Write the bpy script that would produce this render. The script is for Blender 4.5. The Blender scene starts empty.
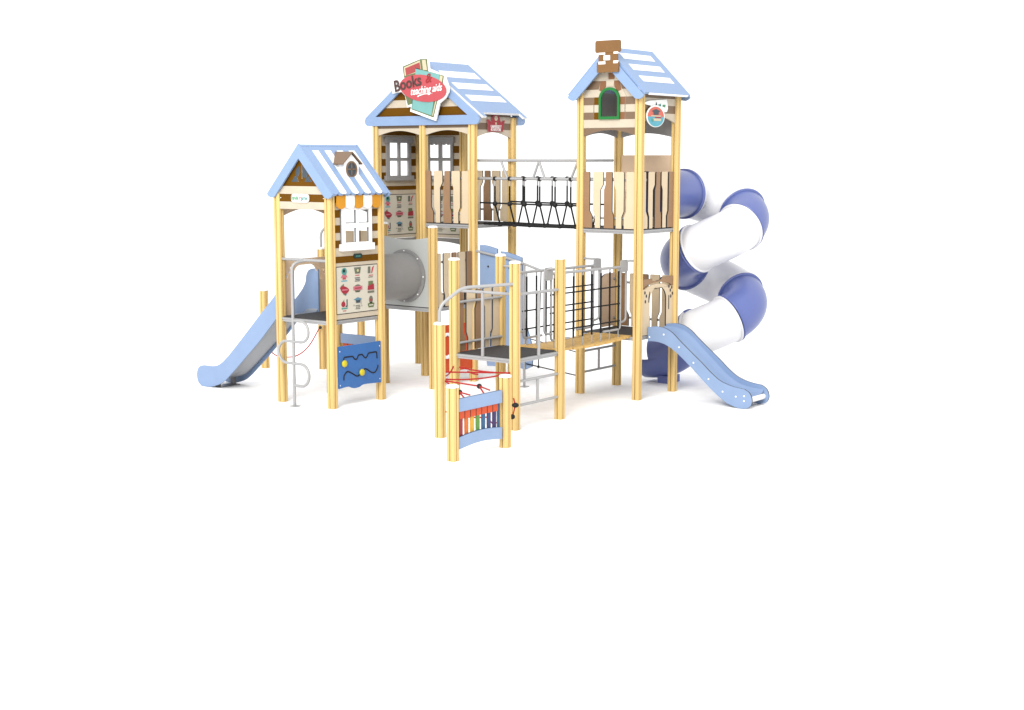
import bpy, math, random
from mathutils import Vector, Matrix
from mathutils.geometry import tessellate_polygon
random.seed(7)
PI = math.pi
scene = bpy.context.scene
COL = scene.collection

# ------------------------------------------------------------------ materials
LF = 1.90            # light level on a front-lit face: seen colour / LF = base colour
def lin(c):
    c = c / 255.0
    return c / 12.92 if c <= 0.04045 else ((c + 0.055) / 1.055) ** 2.4
def mat(name, rgb, rough=0.45, var=0.06, metal=0.0, scale=5.0, kind='plain', lf=None, spec=0.35):
    m = bpy.data.materials.new(name); m.use_nodes = True
    nt = m.node_tree; N = nt.nodes; L = nt.links
    b = N['Principled BSDF']
    col = [min(0.96 if lf == 1.0 else 0.88, lin(v) / (lf or LF)) for v in rgb]
    tc = N.new('ShaderNodeTexCoord'); mp = N.new('ShaderNodeMapping')
    L.new(tc.outputs['Object'], mp.inputs['Vector'])
    nz = N.new('ShaderNodeTexNoise'); nz.inputs['Scale'].default_value = scale
    nz.inputs['Detail'].default_value = 5.0
    L.new(mp.outputs['Vector'], nz.inputs['Vector'])
    ramp = N.new('ShaderNodeValToRGB')
    lo = [c * (1 - var) for c in col]; hi = [min(0.9, c * (1 + var)) for c in col]
    ramp.color_ramp.elements[0].position = 0.3; ramp.color_ramp.elements[1].position = 0.7
    ramp.color_ramp.elements[0].color = (*lo, 1); ramp.color_ramp.elements[1].color = (*hi, 1)
    L.new(nz.outputs['Fac'], ramp.inputs['Fac'])
    out = ramp.outputs['Color']
    if kind == 'wood':
        mp.inputs['Scale'].default_value = (26, 26, 0.9)
        oi = N.new('ShaderNodeObjectInfo')
        add = N.new('ShaderNodeVectorMath'); add.operation = 'ADD'
        cmb = N.new('ShaderNodeCombineXYZ'); mul = N.new('ShaderNodeMath'); mul.operation = 'MULTIPLY'
        mul.inputs[1].default_value = 37.0
        L.new(oi.outputs['Random'], mul.inputs[0])
        for k in range(3): L.new(mul.outputs[0], cmb.inputs[k])
        L.new(tc.outputs['Object'], add.inputs[0]); L.new(cmb.outputs[0], add.inputs[1])
        L.new(add.outputs[0], mp.inputs['Vector'])
        hs = N.new('ShaderNodeHueSaturation')
        mr = N.new('ShaderNodeMapRange'); mr.inputs['To Min'].default_value = 0.95; mr.inputs['To Max'].default_value = 1.05
        L.new(oi.outputs['Random'], mr.inputs['Value']); L.new(mr.outputs[0], hs.inputs['Value'])
        L.new(out, hs.inputs['Color']); out = hs.outputs['Color']
    L.new(out, b.inputs['Base Color'])
    # faint surface roughness change and micro bump
    mr2 = N.new('ShaderNodeMapRange'); mr2.inputs['To Min'].default_value = max(0.05, rough - 0.06); mr2.inputs['To Max'].default_value = min(1, rough + 0.06)
    L.new(nz.outputs['Fac'], mr2.inputs['Value']); L.new(mr2.outputs[0], b.inputs['Roughness'])
    b.inputs['Metallic'].default_value = metal
    b.inputs['Specular IOR Level'].default_value = spec
    return m
M = {}
def dm(key, *a, **k): M[key] = mat(key, *a, **k)
dm('pine', (255, 217, 142), 0.6, 0.12, kind='wood', scale=1.0, spec=0.2, lf=1.75)
dm('pine_plank', (252, 206, 126), 0.6, 0.10, scale=14, spec=0.2)
dm('white_plastic', (255, 255, 255), 0.4, 0.02, lf=1.32)
dm('roof_blue', (168, 198, 242), 0.45, 0.03, lf=2.02)
dm('edge_dark', (70, 66, 64), 0.6, 0.05)
dm('edge_white', (255, 255, 255), 0.5, 0.02, lf=1.32)
dm('cream', (238, 223, 199), 0.5, 0.04)
dm('cream_board', (255, 231, 194), 0.5, 0.03)
dm('brown_board', (182, 142, 104), 0.5, 0.05)
dm('ochre', (126, 82, 0), 0.6, 0.07, spec=0.1)
dm('greybrown', (146, 119, 94), 0.5, 0.05)
dm('redbrown', (160, 108, 68), 0.5, 0.05)
dm('chimney_brown', (152, 108, 58), 0.5, 0.05)
dm('inside_tan', (238, 208, 176), 0.5, 0.04, lf=1.45)
dm('window_grey', (182, 180, 179), 0.45, 0.04)
dm('arch_grey', (172, 168, 164), 0.5, 0.04)
dm('orange_awning', (250, 172, 36), 0.5, 0.05)
dm('deck_dark', (72, 70, 72), 0.75, 0.15, scale=60)
dm('steel', (196, 196, 197), 0.35, 0.02, metal=0.0, spec=0.5)
dm('steel_dark', (150, 150, 152), 0.35, 0.04, spec=0.6)
dm('stainless', (196, 200, 206), 0.34, 0.01, metal=0.5, scale=1.0, spec=0.6)
dm('tunnel_grey', (168, 167, 166), 0.4, 0.03)
dm('tunnel_panel', (214, 217, 214), 0.45, 0.03)
dm('panel_blue', (66, 128, 205), 0.4, 0.04)
dm('slide_blue', (169, 197, 240), 0.4, 0.03, lf=2.02)
dm('light_blue', (172, 200, 242), 0.45, 0.03, lf=2.02)
dm('tube_blue', (114, 130, 202), 0.32, 0.015, scale=1.5, spec=0.5)
dm('tube_white', (252, 252, 255), 0.3, 0.01, scale=1.5, spec=0.5, lf=1.5)
dm('orange_red', (246, 88, 18), 0.45, 0.04)
dm('black', (16, 16, 18), 0.6, 0.1)
dm('red_rope', (206, 34, 34), 0.7, 0.1, scale=60)
dm('green', (22, 138, 60), 0.4, 0.04)
dm('yellow', (240, 222, 40), 0.35, 0.04)
dm('black_rope', (13, 14, 17), 0.75, 0.15, scale=60)
dm('key_red', (178, 44, 48), 0.4); dm('key_orange', (240, 124, 30), 0.4); dm('key_yellow', (250, 192, 48), 0.4)
dm('key_green', (104, 164, 62), 0.4); dm('key_blue', (44, 104, 152), 0.4); dm('key_navy', (46, 70, 132), 0.4); dm('key_violet', (58, 40, 112), 0.4)
dm('side_blue', (66, 112, 158), 0.4)
# printed colours
dm('p_red', (222, 92, 100), 0.5); dm('p_crimson', (190, 52, 72), 0.5); dm('p_brick', (196, 84, 84), 0.5)
dm('p_teal', (140, 204, 200), 0.5); dm('p_olive', (122, 138, 92), 0.5); dm('p_cream', (240, 226, 190), 0.5)
dm('p_dark', (92, 62, 58), 0.5); dm('p_white', (255, 255, 252), 0.5, lf=1.32); dm('p_coral', (250, 124, 104), 0.5)
dm('p_cyan', (104, 198, 218), 0.5); dm('p_slate', (78, 92, 104), 0.5); dm('p_green', (96, 186, 132), 0.5)
dm('p_grey', (136, 138, 122), 0.5); dm('p_pink', (232, 136, 150), 0.5); dm('p_bluegrey', (110, 164, 190), 0.5)
dm('p_sign_red', (192, 52, 62), 0.5); dm('p_ltteal', (100, 180, 170), 0.5); dm('p_darkgreen', (30, 60, 56), 0.5)
dm('poster_cream', (247, 240, 222), 0.5, 0.02)
dm('ground_white', (255, 255, 255), 0.9, 0.0, lf=1.0, spec=0.0)

# ------------------------------------------------------------------ mesh builder
class MB:
    def __init__(s): s.v = []; s.f = []; s.m = []; s.s = []; s.mats = []
    def mi(s, key):
        if key not in s.mats: s.mats.append(key)
        return s.mats.index(key)
    def add(s, vs, fs, key, smooth=False):
        b = len(s.v); s.v += [tuple(v) for v in vs]; i = s.mi(key)
        for f in fs:
            s.f.append([b + k for k in f]); s.m.append(i); s.s.append(smooth)
        return s
    def box(s, x0, x1, y0, y1, z0, z1, key):
        vs = [(x, y, z) for z in (z0, z1) for y in (y0, y1) for x in (x0, x1)]
        return s.add(vs, [(0, 2, 3, 1), (4, 5, 7, 6), (0, 1, 5, 4), (2, 6, 7, 3), (0, 4, 6, 2), (1, 3, 7, 5)], key)
    def slab(s, poly, o, U, V, t, key, edge=None, holes=()):
        """flat board: outline poly (u,v) on plane o+uU+vV, thickness t towards U x V"""
        o = Vector(o); U = Vector(U); V = Vector(V); n = U.cross(V).normalized()
        def ccw(p):
            a = sum(p[i][0] * p[(i + 1) % len(p)][1] - p[(i + 1) % len(p)][0] * p[i][1] for i in range(len(p)))
            return list(p) if a > 0 else list(p)[::-1]
        loops = [ccw(poly)] + [ccw(h)[::-1] for h in holes]
        flat = [p for l in loops for p in l]
        tri = tessellate_polygon([[Vector((a, b, 0)) for a, b in l] for l in loops])
        back = [o + U * a + V * b for a, b in flat]; front = [p + n * t for p in back]
        k = len(flat); ft = []; bt = []
        for a, b, c in tri:
            A, B, C = flat[a], flat[b], flat[c]
            if (B[0]-A[0])*(C[1]-A[1])-(B[1]-A[1])*(C[0]-A[0]) < 0: b, c = c, b
            ft.append((k + a, k + b, k + c)); bt.append((a, c, b))
        s.add(back + front, ft + bt, key)
        base = 0; vs = back + front; qs = []
        for l in loops:
            for i in range(len(l)):
                a = base + i; b = base + (i + 1) % len(l); qs.append((a, b, k + b, k + a))
            base += len(l)
        return s.add(vs, qs, edge or key)
    def tube(s, pts, r, key, seg=10, closed=False, caps=True):
        pts = [Vector(p) for p in pts]; n = len(pts); rr = r if isinstance(r, (list, tuple)) else [r] * n
        T = []
        for i in range(n):
            a = pts[i - 1] if (i > 0 or closed) else pts[i]; b = pts[(i + 1) % n] if (i < n - 1 or closed) else pts[i]
            T.append((b - a).normalized())
        ref = Vector((0, 0, 1)) if abs(T[0].z) < 0.9 else Vector((1, 0, 0))
        X = (ref - T[0] * ref.dot(T[0])).normalized(); vs = []
        for i in range(n):
            X = (X - T[i] * X.dot(T[i])).normalized(); Y = T[i].cross(X)
            for k in range(seg):
                a = 2 * PI * k / seg; vs.append(pts[i] + (X * math.cos(a) + Y * math.sin(a)) * rr[i])
        fs = []
        for i in range(n if closed else n - 1):
            j = (i + 1) % n
            for k in range(seg):
                q = (k + 1) % seg; fs.append((i * seg + k, i * seg + q, j * seg + q, j * seg + k))
        s.add(vs, fs, key, True)
        if caps and not closed:
            s.add(vs[:seg], [tuple(range(seg))[::-1]], key); s.add(vs[-seg:], [tuple(range(seg))], key)
        return s
    def ball(s, c, r, key, seg=10, rings=6, sc=(1, 1, 1)):
        c = Vector(c); vs = []; fs = []
        for i in range(rings + 1):
            t = PI * i / rings
            for k in range(seg):
                a = 2 * PI * k / seg
                vs.append(c + Vector((math.sin(t) * math.cos(a) * sc[0], math.sin(t) * math.sin(a) * sc[1], math.cos(t) * sc[2])) * r)
        for i in range(rings):
            for k in range(seg):
                q = (k + 1) % seg; fs.append((i * seg + k, (i + 1) * seg + k, (i + 1) * seg + q, i * seg + q))
        return s.add(vs, fs, key, True)
    def build(s, name, parent=None, loc=None, bevel=0.0):
        root = parent
        while root is not None and root.parent is not None: root = root.parent
        off = Vector(root.location) if root is not None else Vector(loc or (0, 0, 0))
        me = bpy.data.meshes.new(name)
        me.from_pydata([tuple(Vector(v) - off) for v in s.v], [], s.f)
        for k in s.mats: me.materials.append(M[k])
        me.polygons.foreach_set('material_index', s.m); me.polygons.foreach_set('use_smooth', s.s)
        me.update()
        o = bpy.data.objects.new(name, me); COL.objects.link(o)
        if parent is not None: o.parent = parent
        elif loc is not None: o.location = loc
        if bevel:
            bv = o.modifiers.new('soft_edges', 'BEVEL'); bv.width = bevel; bv.segments = 2; bv.limit_method = 'ANGLE'
        return o
def tag(o, label=None, cat=None, group=None, kind=None):
    if label: o['label'] = label
    if cat: o['category'] = cat
    if group: o['group'] = group
    if kind: o['kind'] = kind
    return o
def thing(name, label, cat, loc, group=None):
    o = bpy.data.objects.new(name, None); COL.objects.link(o); o.location = loc; o.empty_display_size = 0.2
    return tag(o, label, cat, group)

def FY(y): return dict(o=(0, y, 0), U=(1, 0, 0), V=(0, 0, 1))       # board facing the front (-y)
def FX(x): return dict(o=(x, 0, 0), U=(0, 1, 0), V=(0, 0, 1))       # board facing the right (+x)
def rect(a, b, c, d): return [(a, c), (b, c), (b, d), (a, d)]
def arc(cx, cy, r, a0, a1, n=10, ry=None):
    ry = ry or r
    return [(cx + r * math.cos(math.radians(a0 + (a1 - a0) * i / n)), cy + ry * math.sin(math.radians(a0 + (a1 - a0) * i / n))) for i in range(n + 1)]
def rrect(a, b, c, d, r, n=5):
    return arc(b - r, d - r, r, 0, 90, n) + arc(a + r, d - r, r, 90, 180, n) + arc(a + r, c + r, r, 180, 270, n) + arc(b - r, c + r, r, 270, 360, n)
def smooth_path(pts, r=0.08, n=6):
    """polyline with rounded corners"""
    P = [Vector(p) for p in pts]; out = [P[0]]
    for i in range(1, len(P) - 1):
        a, b, c = P[i - 1], P[i], P[i + 1]; d1 = (a - b); d2 = (c - b)
        k = min(r, d1.length * 0.48, d2.length * 0.48); p = b + d1.normalized() * k; q = b + d2.normalized() * k
        for j in range(n + 1):
            t = j / n; out.append(p * (1 - t) ** 2 + b * 2 * t * (1 - t) + q * t * t)
    out.append(P[-1]); return out
def spline(pts, n=6):
    P = [Vector(p) for p in pts]; P = [P[0] * 2 - P[1]] + P + [P[-1] * 2 - P[-2]]; out = []
    for i in range(1, len(P) - 2):
        for j in range(n):
            t = j / n; a, b, c, d = P[i - 1], P[i], P[i + 1], P[i + 2]
            out.append(0.5 * ((2 * b) + (c - a) * t + (2 * a - 5 * b + 4 * c - d) * t * t + (3 * b - a - 3 * c + d) * t ** 3))
    out.append(P[-2]); return out
def spline2(pts, n=6): return [(v.x, v.y) for v in spline([(a, b, 0) for a, b in pts], n)]

def text(mb, s, size, plane, u, v, key, t=0.004, shear=0.0, rot=0.0, align='CENTER', sx=1.0, bold=0.0):
    cu = bpy.data.curves.new('t', 'FONT'); cu.body = s; cu.size = size; cu.align_x = align; cu.align_y = 'CENTER'
    cu.shear = shear; cu.extrude = t / 2; cu.offset = bold; cu.resolution_u = 3
    ob = bpy.data.objects.new('t', cu); COL.objects.link(ob)
    dg = bpy.context.evaluated_depsgraph_get(); me = bpy.data.meshes.new_from_object(ob.evaluated_get(dg))
    o = Vector(plane['o']); U = Vector(plane['U']); V = Vector(plane['V']); n = U.cross(V)
    c, sn = math.cos(rot), math.sin(rot)
    vs = []
    for w in me.vertices:
        a, b = w.co.x * sx, w.co.y
        vs.append(o + U * (u + a * c - b * sn) + V * (v + a * sn + b * c) + n * (w.co.z + t / 2))
    mb.add(vs, [tuple(p.vertices) for p in me.polygons], key)
    bpy.data.objects.remove(ob); bpy.data.curves.remove(cu); bpy.data.meshes.remove(me)

# ------------------------------------------------------------------ timber posts
W = 0.114
def post_profile():
    h = W / 2; r = 0.022; g = 0.0085; gd = 0.036; pts = []
    for k in range(4):
        a = k * PI / 2; c, s = math.cos(a), math.sin(a)
        loc = [(h, -g), (h - gd, -g * 0.5), (h - gd, g * 0.5), (h, g)] + [(h - r + r * math.cos(t), h - r + r * math.sin(t)) for t in [PI / 2 * i / 5 for i in range(6)]]
        pts += [(x * c - y * s, x * s + y * c) for x, y in loc]
    return pts
_posts = {}
def post_mesh(h, z0=0.0):
    key = (round(h, 3), round(z0, 3))
    if key not in _posts:
        mb = MB(); mb.slab(post_profile(), (0, 0, z0), (1, 0, 0), (0, 1, 0), h - z0, 'pine')
        me = bpy.data.meshes.new('post'); me.from_pydata(mb.v, [], mb.f); me.materials.append(M['pine']); me.update()
        _posts[key] = me
    return _posts[key]
_cap = None
def cap_mesh():
    global _cap
    if _cap is None:
        mb = MB(); h = W / 2 + 0.004
        mb.slab(rrect(-h, h, -h, h, 0.028), (0, 0, -0.012), (1, 0, 0), (0, 1, 0), 0.022, 'white_plastic')
        k = W / 2 - 0.006
        mb.slab(rrect(-k, k, -k, k, 0.03), (0, 0, 0.010), (1, 0, 0), (0, 1, 0), 0.010, 'white_plastic')
        me = bpy.data.meshes.new('post_cap'); me.from_pydata(mb.v, [], mb.f); me.materials.append(M['white_plastic']); me.update(); _cap = me
    return _cap
def post(x, y, h, parent=None, cap=True, name='post'):
    o = bpy.data.objects.new(name, post_mesh(h)); COL.objects.link(o)
    base = Vector((x, y, 0))
    if parent is not None: o.parent = parent; o.location = base - Vector(parent.location)
    else: o.location = base
    if cap:
        c = bpy.data.objects.new('post_cap', cap_mesh()); COL.objects.link(c); c.parent = o; c.location = (0, 0, h)
    return o

# ------------------------------------------------------------------ shared parts
def deck(parent, x0, x1, y0, y1, z, name='deck'):
    f = MB(); w = 0.05
    for (a, b, c, d) in ((x0, x1, y0, y0 + w), (x0, x1, y1 - w, y1), (x0, x0 + w, y0 + w, y1 - w), (x1 - w, x1, y0 + w, y1 - w)):
        f.box(a, b, c, d, z - 0.062, z - 0.004, 'steel')
    f.box(x0 + w, x1 - w, y0 + w, y1 - w, z - 0.05, z - 0.02, 'steel_dark')
    # bright lip along the frame
    for (a, b, c, d) in ((x0 + 0.056, x1 - 0.056, y0 - 0.010, y0 - 0.0005), (x1 + 0.0005, x1 + 0.010, y0 + 0.09, y1 - 0.056)):
        f.box(a, b, c, d, z - 0.03, z - 0.008, 'steel')
    o = MB().box(x0 + 0.02, x1 - 0.02, y0 + 0.02, y1 - 0.02, z - 0.003, z + 0.006, 'deck_dark').build(name, parent)
    f.build('deck_frame', o)
    return o
BOARDS = [  # left edge (top, bottom, step), right edge (top, bottom, step) in metres across one bay
    ((.055, .055, 0), (.165, .212, .25)), ((.228, .262, .25), (.402, .352, .72)),
    ((.445, .418, .72), (.556, .585, .25)), ((.592, .625, .72), (.758, .722, .25)), ((.800, .763, .25), (.938, .938, 0))]
def board_poly(b, z0, z1):
    (lt, lb, ls), (rt, rb, rs) = b; H = z1 - z0; p = []
    def edge(t, bb, s):
        if abs(t - bb) < 1e-6: return [(bb, z0), (t, z1)]
        zs = z0 + H * s
        return [(bb, z0), (bb, zs - 0.035), (t, zs + 0.045), (t, z1)]
    L = edge(lt, lb, ls); R = edge(rt, rb, rs)
    top = [(R[-1][0], z1 - 0.012), (R[-1][0] - 0.012, z1), (L[-1][0] + 0.012, z1), (L[-1][0], z1 - 0.012)]
    return R[:-1] + top + L[:-1][::-1]
def fence(parent, plane, axis, u0, z0, z1, colours, scale=1.0, rails=(), dirn=1):
    """five shaped boards between two posts, with their tubes behind them"""
    for b, c in zip(BOARDS, colours):
        if c is None: continue
        mb = MB(); poly = [(u0 + dirn * a * scale, z) for a, z in board_poly(b, z0, z1)]
        mb.slab(poly, t=0.022, key=c, edge='edge_dark', **plane)
        mb.build('fence_board', parent)
    for z in rails:
        a = u0 + dirn * 0.02; b = u0 + dirn * 0.98 * scale
        if axis == 'x': p = [(a, plane['o'][1] + 0.022, z), (b, plane['o'][1] + 0.022, z)]
        else: p = [(plane['o'][0] - 0.022, a, z), (plane['o'][0] - 0.022, b, z)]
        MB().tube(p, 0.018, 'steel').build('fence_rail', parent)
def gable_roof(parent, xc, half, y0, y1, zr, slope, th=0.035, key='roof_blue', scallop=False, edge='edge_white'):
    """two roof boards; returns the right-hand one"""
    L = math.hypot(half, half * slope); ux, uz = half / L, -half * slope / L
    obs = []
    for sgn in (-1, 1):
        mb = MB(); U = (0, 1, 0); V = (sgn * ux, 0, uz)
        # local: u along y, v down the slope
        poly = [(y0, 0.0), (y1, 0.0), (y1, L)]
        if scallop:
            n = 9; w = (y1 - y0) / n
            for i in range(n):
                c = y1 - w * (i + 0.5); poly += [(c + w / 2 * math.cos(a), L - 0.02 + 0.045 * math.sin(a)) for a in [PI * j / 6 for j in range(1, 6)]] + [(c - w / 2, L - 0.02)]
        else: poly += [(y0, L)]
        n = Vector(U).cross(Vector(V))
        t = th if n.z > 0 else -th
        o = Vector((xc, 0, zr)) - n.normalized() * t
        mb.slab(poly, o, U, V, t, key, edge=edge if not scallop else key)
        obs.append(mb.build('roof_panel', parent))
    return obs[1], (ux, uz, L)
def stripes(parent, xc, zr, fr, quads, key='edge_white', name='roof_stripe'):
    """flat colour fields lying on the right-hand slope; quads of (y, v)"""
    ux, uz, L = fr; V = Vector((ux, 0, uz)); U = Vector((0, 1, 0)); n = U.cross(V)
    mb = MB(); s = 1 if n.z > 0 else -1
    for q in quads:
        mb.slab(q, Vector((xc, 0, zr)) + n * (0.0005 * s), U, V, 0.004 * s, key)
    return mb.build(name, parent)

# ================================================================== GROUND
g = MB(); g.add([(-400, -400, 0), (400, -400, 0), (400, 400, 0), (-400, 400, 0)], [(0, 1, 2, 3)], 'ground_white')
tag(g.build('ground'), 'plain white studio floor under the playground', 'ground', kind='structure')

# ================================================================== SMALL TOWER
T1 = thing('play_tower', 'smallest play tower, with scalloped blue and white striped roof, dormer and orange awning', 'play tower', (0.5, 0.5, 0), 'roofed play towers')
for x, y in ((0, 0), (1, 0), (1, 1), (0, 1)): post(x, y, 3.05, T1, cap=False)
deck(T1, 0.0, 1.0, -0.03, 1.0, 1.235)
# roof
rp, fr = gable_roof(T1, 0.5, 0.612, -0.06, 1.09, 3.672, 1.085, scallop=True)
L1 = fr[2]
q = []
for a, b in ((.105, .225), (.35, .47), (.595, .715), (.835, .955)):
    c = (a + b) / 2; r = (b - a) / 2
    q.append([(a, .115), (b, .115), (b, L1 - .015)] + [(c + r * math.cos(t), L1 - .012 + .036 * math.sin(t)) for t in [PI * j / 6 for j in range(1, 6)]] + [(a, L1 - .015)])
stripes(rp, 0.5, 3.672, fr, q)
def barge(parent, xc, half, y, zr, slope, dv, tip, th=0.03, key='roof_blue'):
    zt = zr + 0.012; e = half + 0.01
    ze = zt - slope * e
    poly = [(xc, zt), (xc + e, ze), (xc + e - 0.02, ze - tip * 0.55), (xc + e - 0.075, ze - tip), (xc + e - 0.145, ze - tip * 0.82),
            (xc, zt - dv), (xc - e + 0.145, ze - tip * 0.82), (xc - e + 0.075, ze - tip), (xc - e + 0.02, ze - tip * 0.55), (xc - e, ze)]
    mb = MB(); mb.slab(poly, t=th, key=key, **FY(y)); return mb.build('bargeboard', parent)
barge(T1, 0.5, 0.630, -0.06, 3.668, 1.085, 0.20, 0.055)
barge(T1, 0.5, 0.630, 1.105, 3.668, 1.085, 0.20, 0.055)
# gable: ochre board with a fan of dark panes
mb = MB()
mb.slab([(0.0, 3.06), (1.0, 3.06), (0.5, 3.60)], t=0.02, key='ochre', **FY(-0.01))
gp = mb.build('gable_panel', T1)
mb = MB()
for poly in ([(.30, 3.155), (.44, 3.155), (.415, 3.21), (.37, 3.235)], [(.56, 3.155), (.70, 3.155), (.63, 3.235), (.585, 3.21)],
             arc(.485, 3.275, .10, 95, 225, 8) + [(.485, 3.30)], [(.515, 3.225)] + arc(.515, 3.275, .10, -45, 85, 8)):
    mb.slab(poly, t=0.004, key='p_slate', edge='p_cream', **FY(-0.030))
mb.build('gable_window', gp)
mb = MB(); mb.slab(rect(.485, .515, 3.19, 3.40), t=0.012, key='ochre', edge='p_cream', **FY(-0.030)); mb.build('window_bar', gp)
# front beam: cream, ochre, cream
mb = MB()
mb.slab(rect(.05, .95, 2.985, 3.095), t=0.03, key='cream', **FY(-0.008))
mb.slab(rect(.05, .95, 2.880, 2.983), t=0.024, key='ochre', **FY(-0.008))
mb.slab(rect(.05, .95, 2.775, 2.878), t=0.03, key='cream', **FY(-0.008))
for x in (.08, .92): mb.ball((x, -.034, 2.93), .008, 'white_plastic')
mb.build('front_beam', T1)
pl = FY(-0.04)
mb = MB(); mb.slab(rrect(.315, .655, 2.872, 2.988, .045), t=0.02, key='p_white', **pl); sg = mb.build('name_sign', T1)
mb = MB(); text(mb, 'kinde', .088, FY(-0.0605), .322, 2.932, 'p_green', align='LEFT', sx=.72, bold=.001); mb.build('lettering', sg)
mb = MB(); text(mb, 'r', .098, FY(-0.0605), .475, 2.936, 'p_red', align='LEFT', sx=.9, bold=.001); mb.build('lettering', sg)
mb = MB(); text(mb, 'garten', .084, FY(-0.0605), .508, 2.930, 'p_ltteal', align='LEFT', sx=.62, bold=.0005); mb.build('lettering', sg)
# window wall on the right side
mb = MB(); X = 1.0
mb.slab(rect(.045, .955, 1.245, 3.0), t=0.022, key='cream', holes=[rect(.22, .76, 2.30, 2.80)], **FX(X))
for z0, z1 in ((2.665, 2.77), (2.455, 2.56), (2.245, 2.35), (2.09, 2.165) if False else (2.035, 2.125)):
    for a, b in (((.05, .185), (.80, .95)) if z0 > 2.2 else ((.05, .95),)):
        mb.slab(rect(a, b, z0, z1), t=0.004, key='ochre', **FX(X + 0.0225))
mb.slab(rect(.05, .95, 2.87, 2.97), t=0.004, key='ochre', **FX(X + 0.0225))
ww = mb.build('window_wall', T1)
mb = MB(); pl = FX(X + 0.018)
a, b, z0, z1 = .175, .795, 2.27, 2.84
mb.slab(rect(a, b, z0, z1), t=0.035, key='white_plastic', edge='steel_dark', holes=[rect(.255, .465, 2.58, 2.765), rect(.525, .725, 2.58, 2.765), rect(.255, .465, 2.315, 2.515), rect(.525, .725, 2.315, 2.515)], **pl)
wf = mb.build('window_frame', ww)
mb = MB(); mb.slab(rect(.15, .815, 2.20, 2.295), t=0.06, key='white_plastic', **FX(X + 0.025)); mb.build('window_sill', ww, bevel=0.004)
mb = MB(); mb.slab(rrect(.43, .60, 2.085, 2.15, .025), t=0.012, key='p_darkgreen', **FX(X + 0.029)); bd = mb.build('badge_sign', ww)
mb = MB(); text(mb, 'kinder', .04, FX(X + 0.0415), .515, 2.117, 'p_ltteal', sx=.95); mb.build('lettering', bd)
# awning
aw = MB()
for i in range(5):
    a = .06 + i * .178; b = a + .178; c = (a + b) / 2; r = (b - a) / 2
    poly = [(b, 2.97), (a, 2.97), (a, 2.845)] + [(c + r * math.cos(t), 2.845 + .06 * math.sin(t)) for t in [PI + PI * j / 8 for j in range(1, 8)]] + [(b, 2.845)]
    aw.slab(poly, t=0.018, key='orange_awning' if i % 2 == 0 else 'edge_white', o=(X + .065, 0, 0), U=(0, 1, 0), V=(0, 0, 1))
aw.build('awning', T1)

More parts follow.
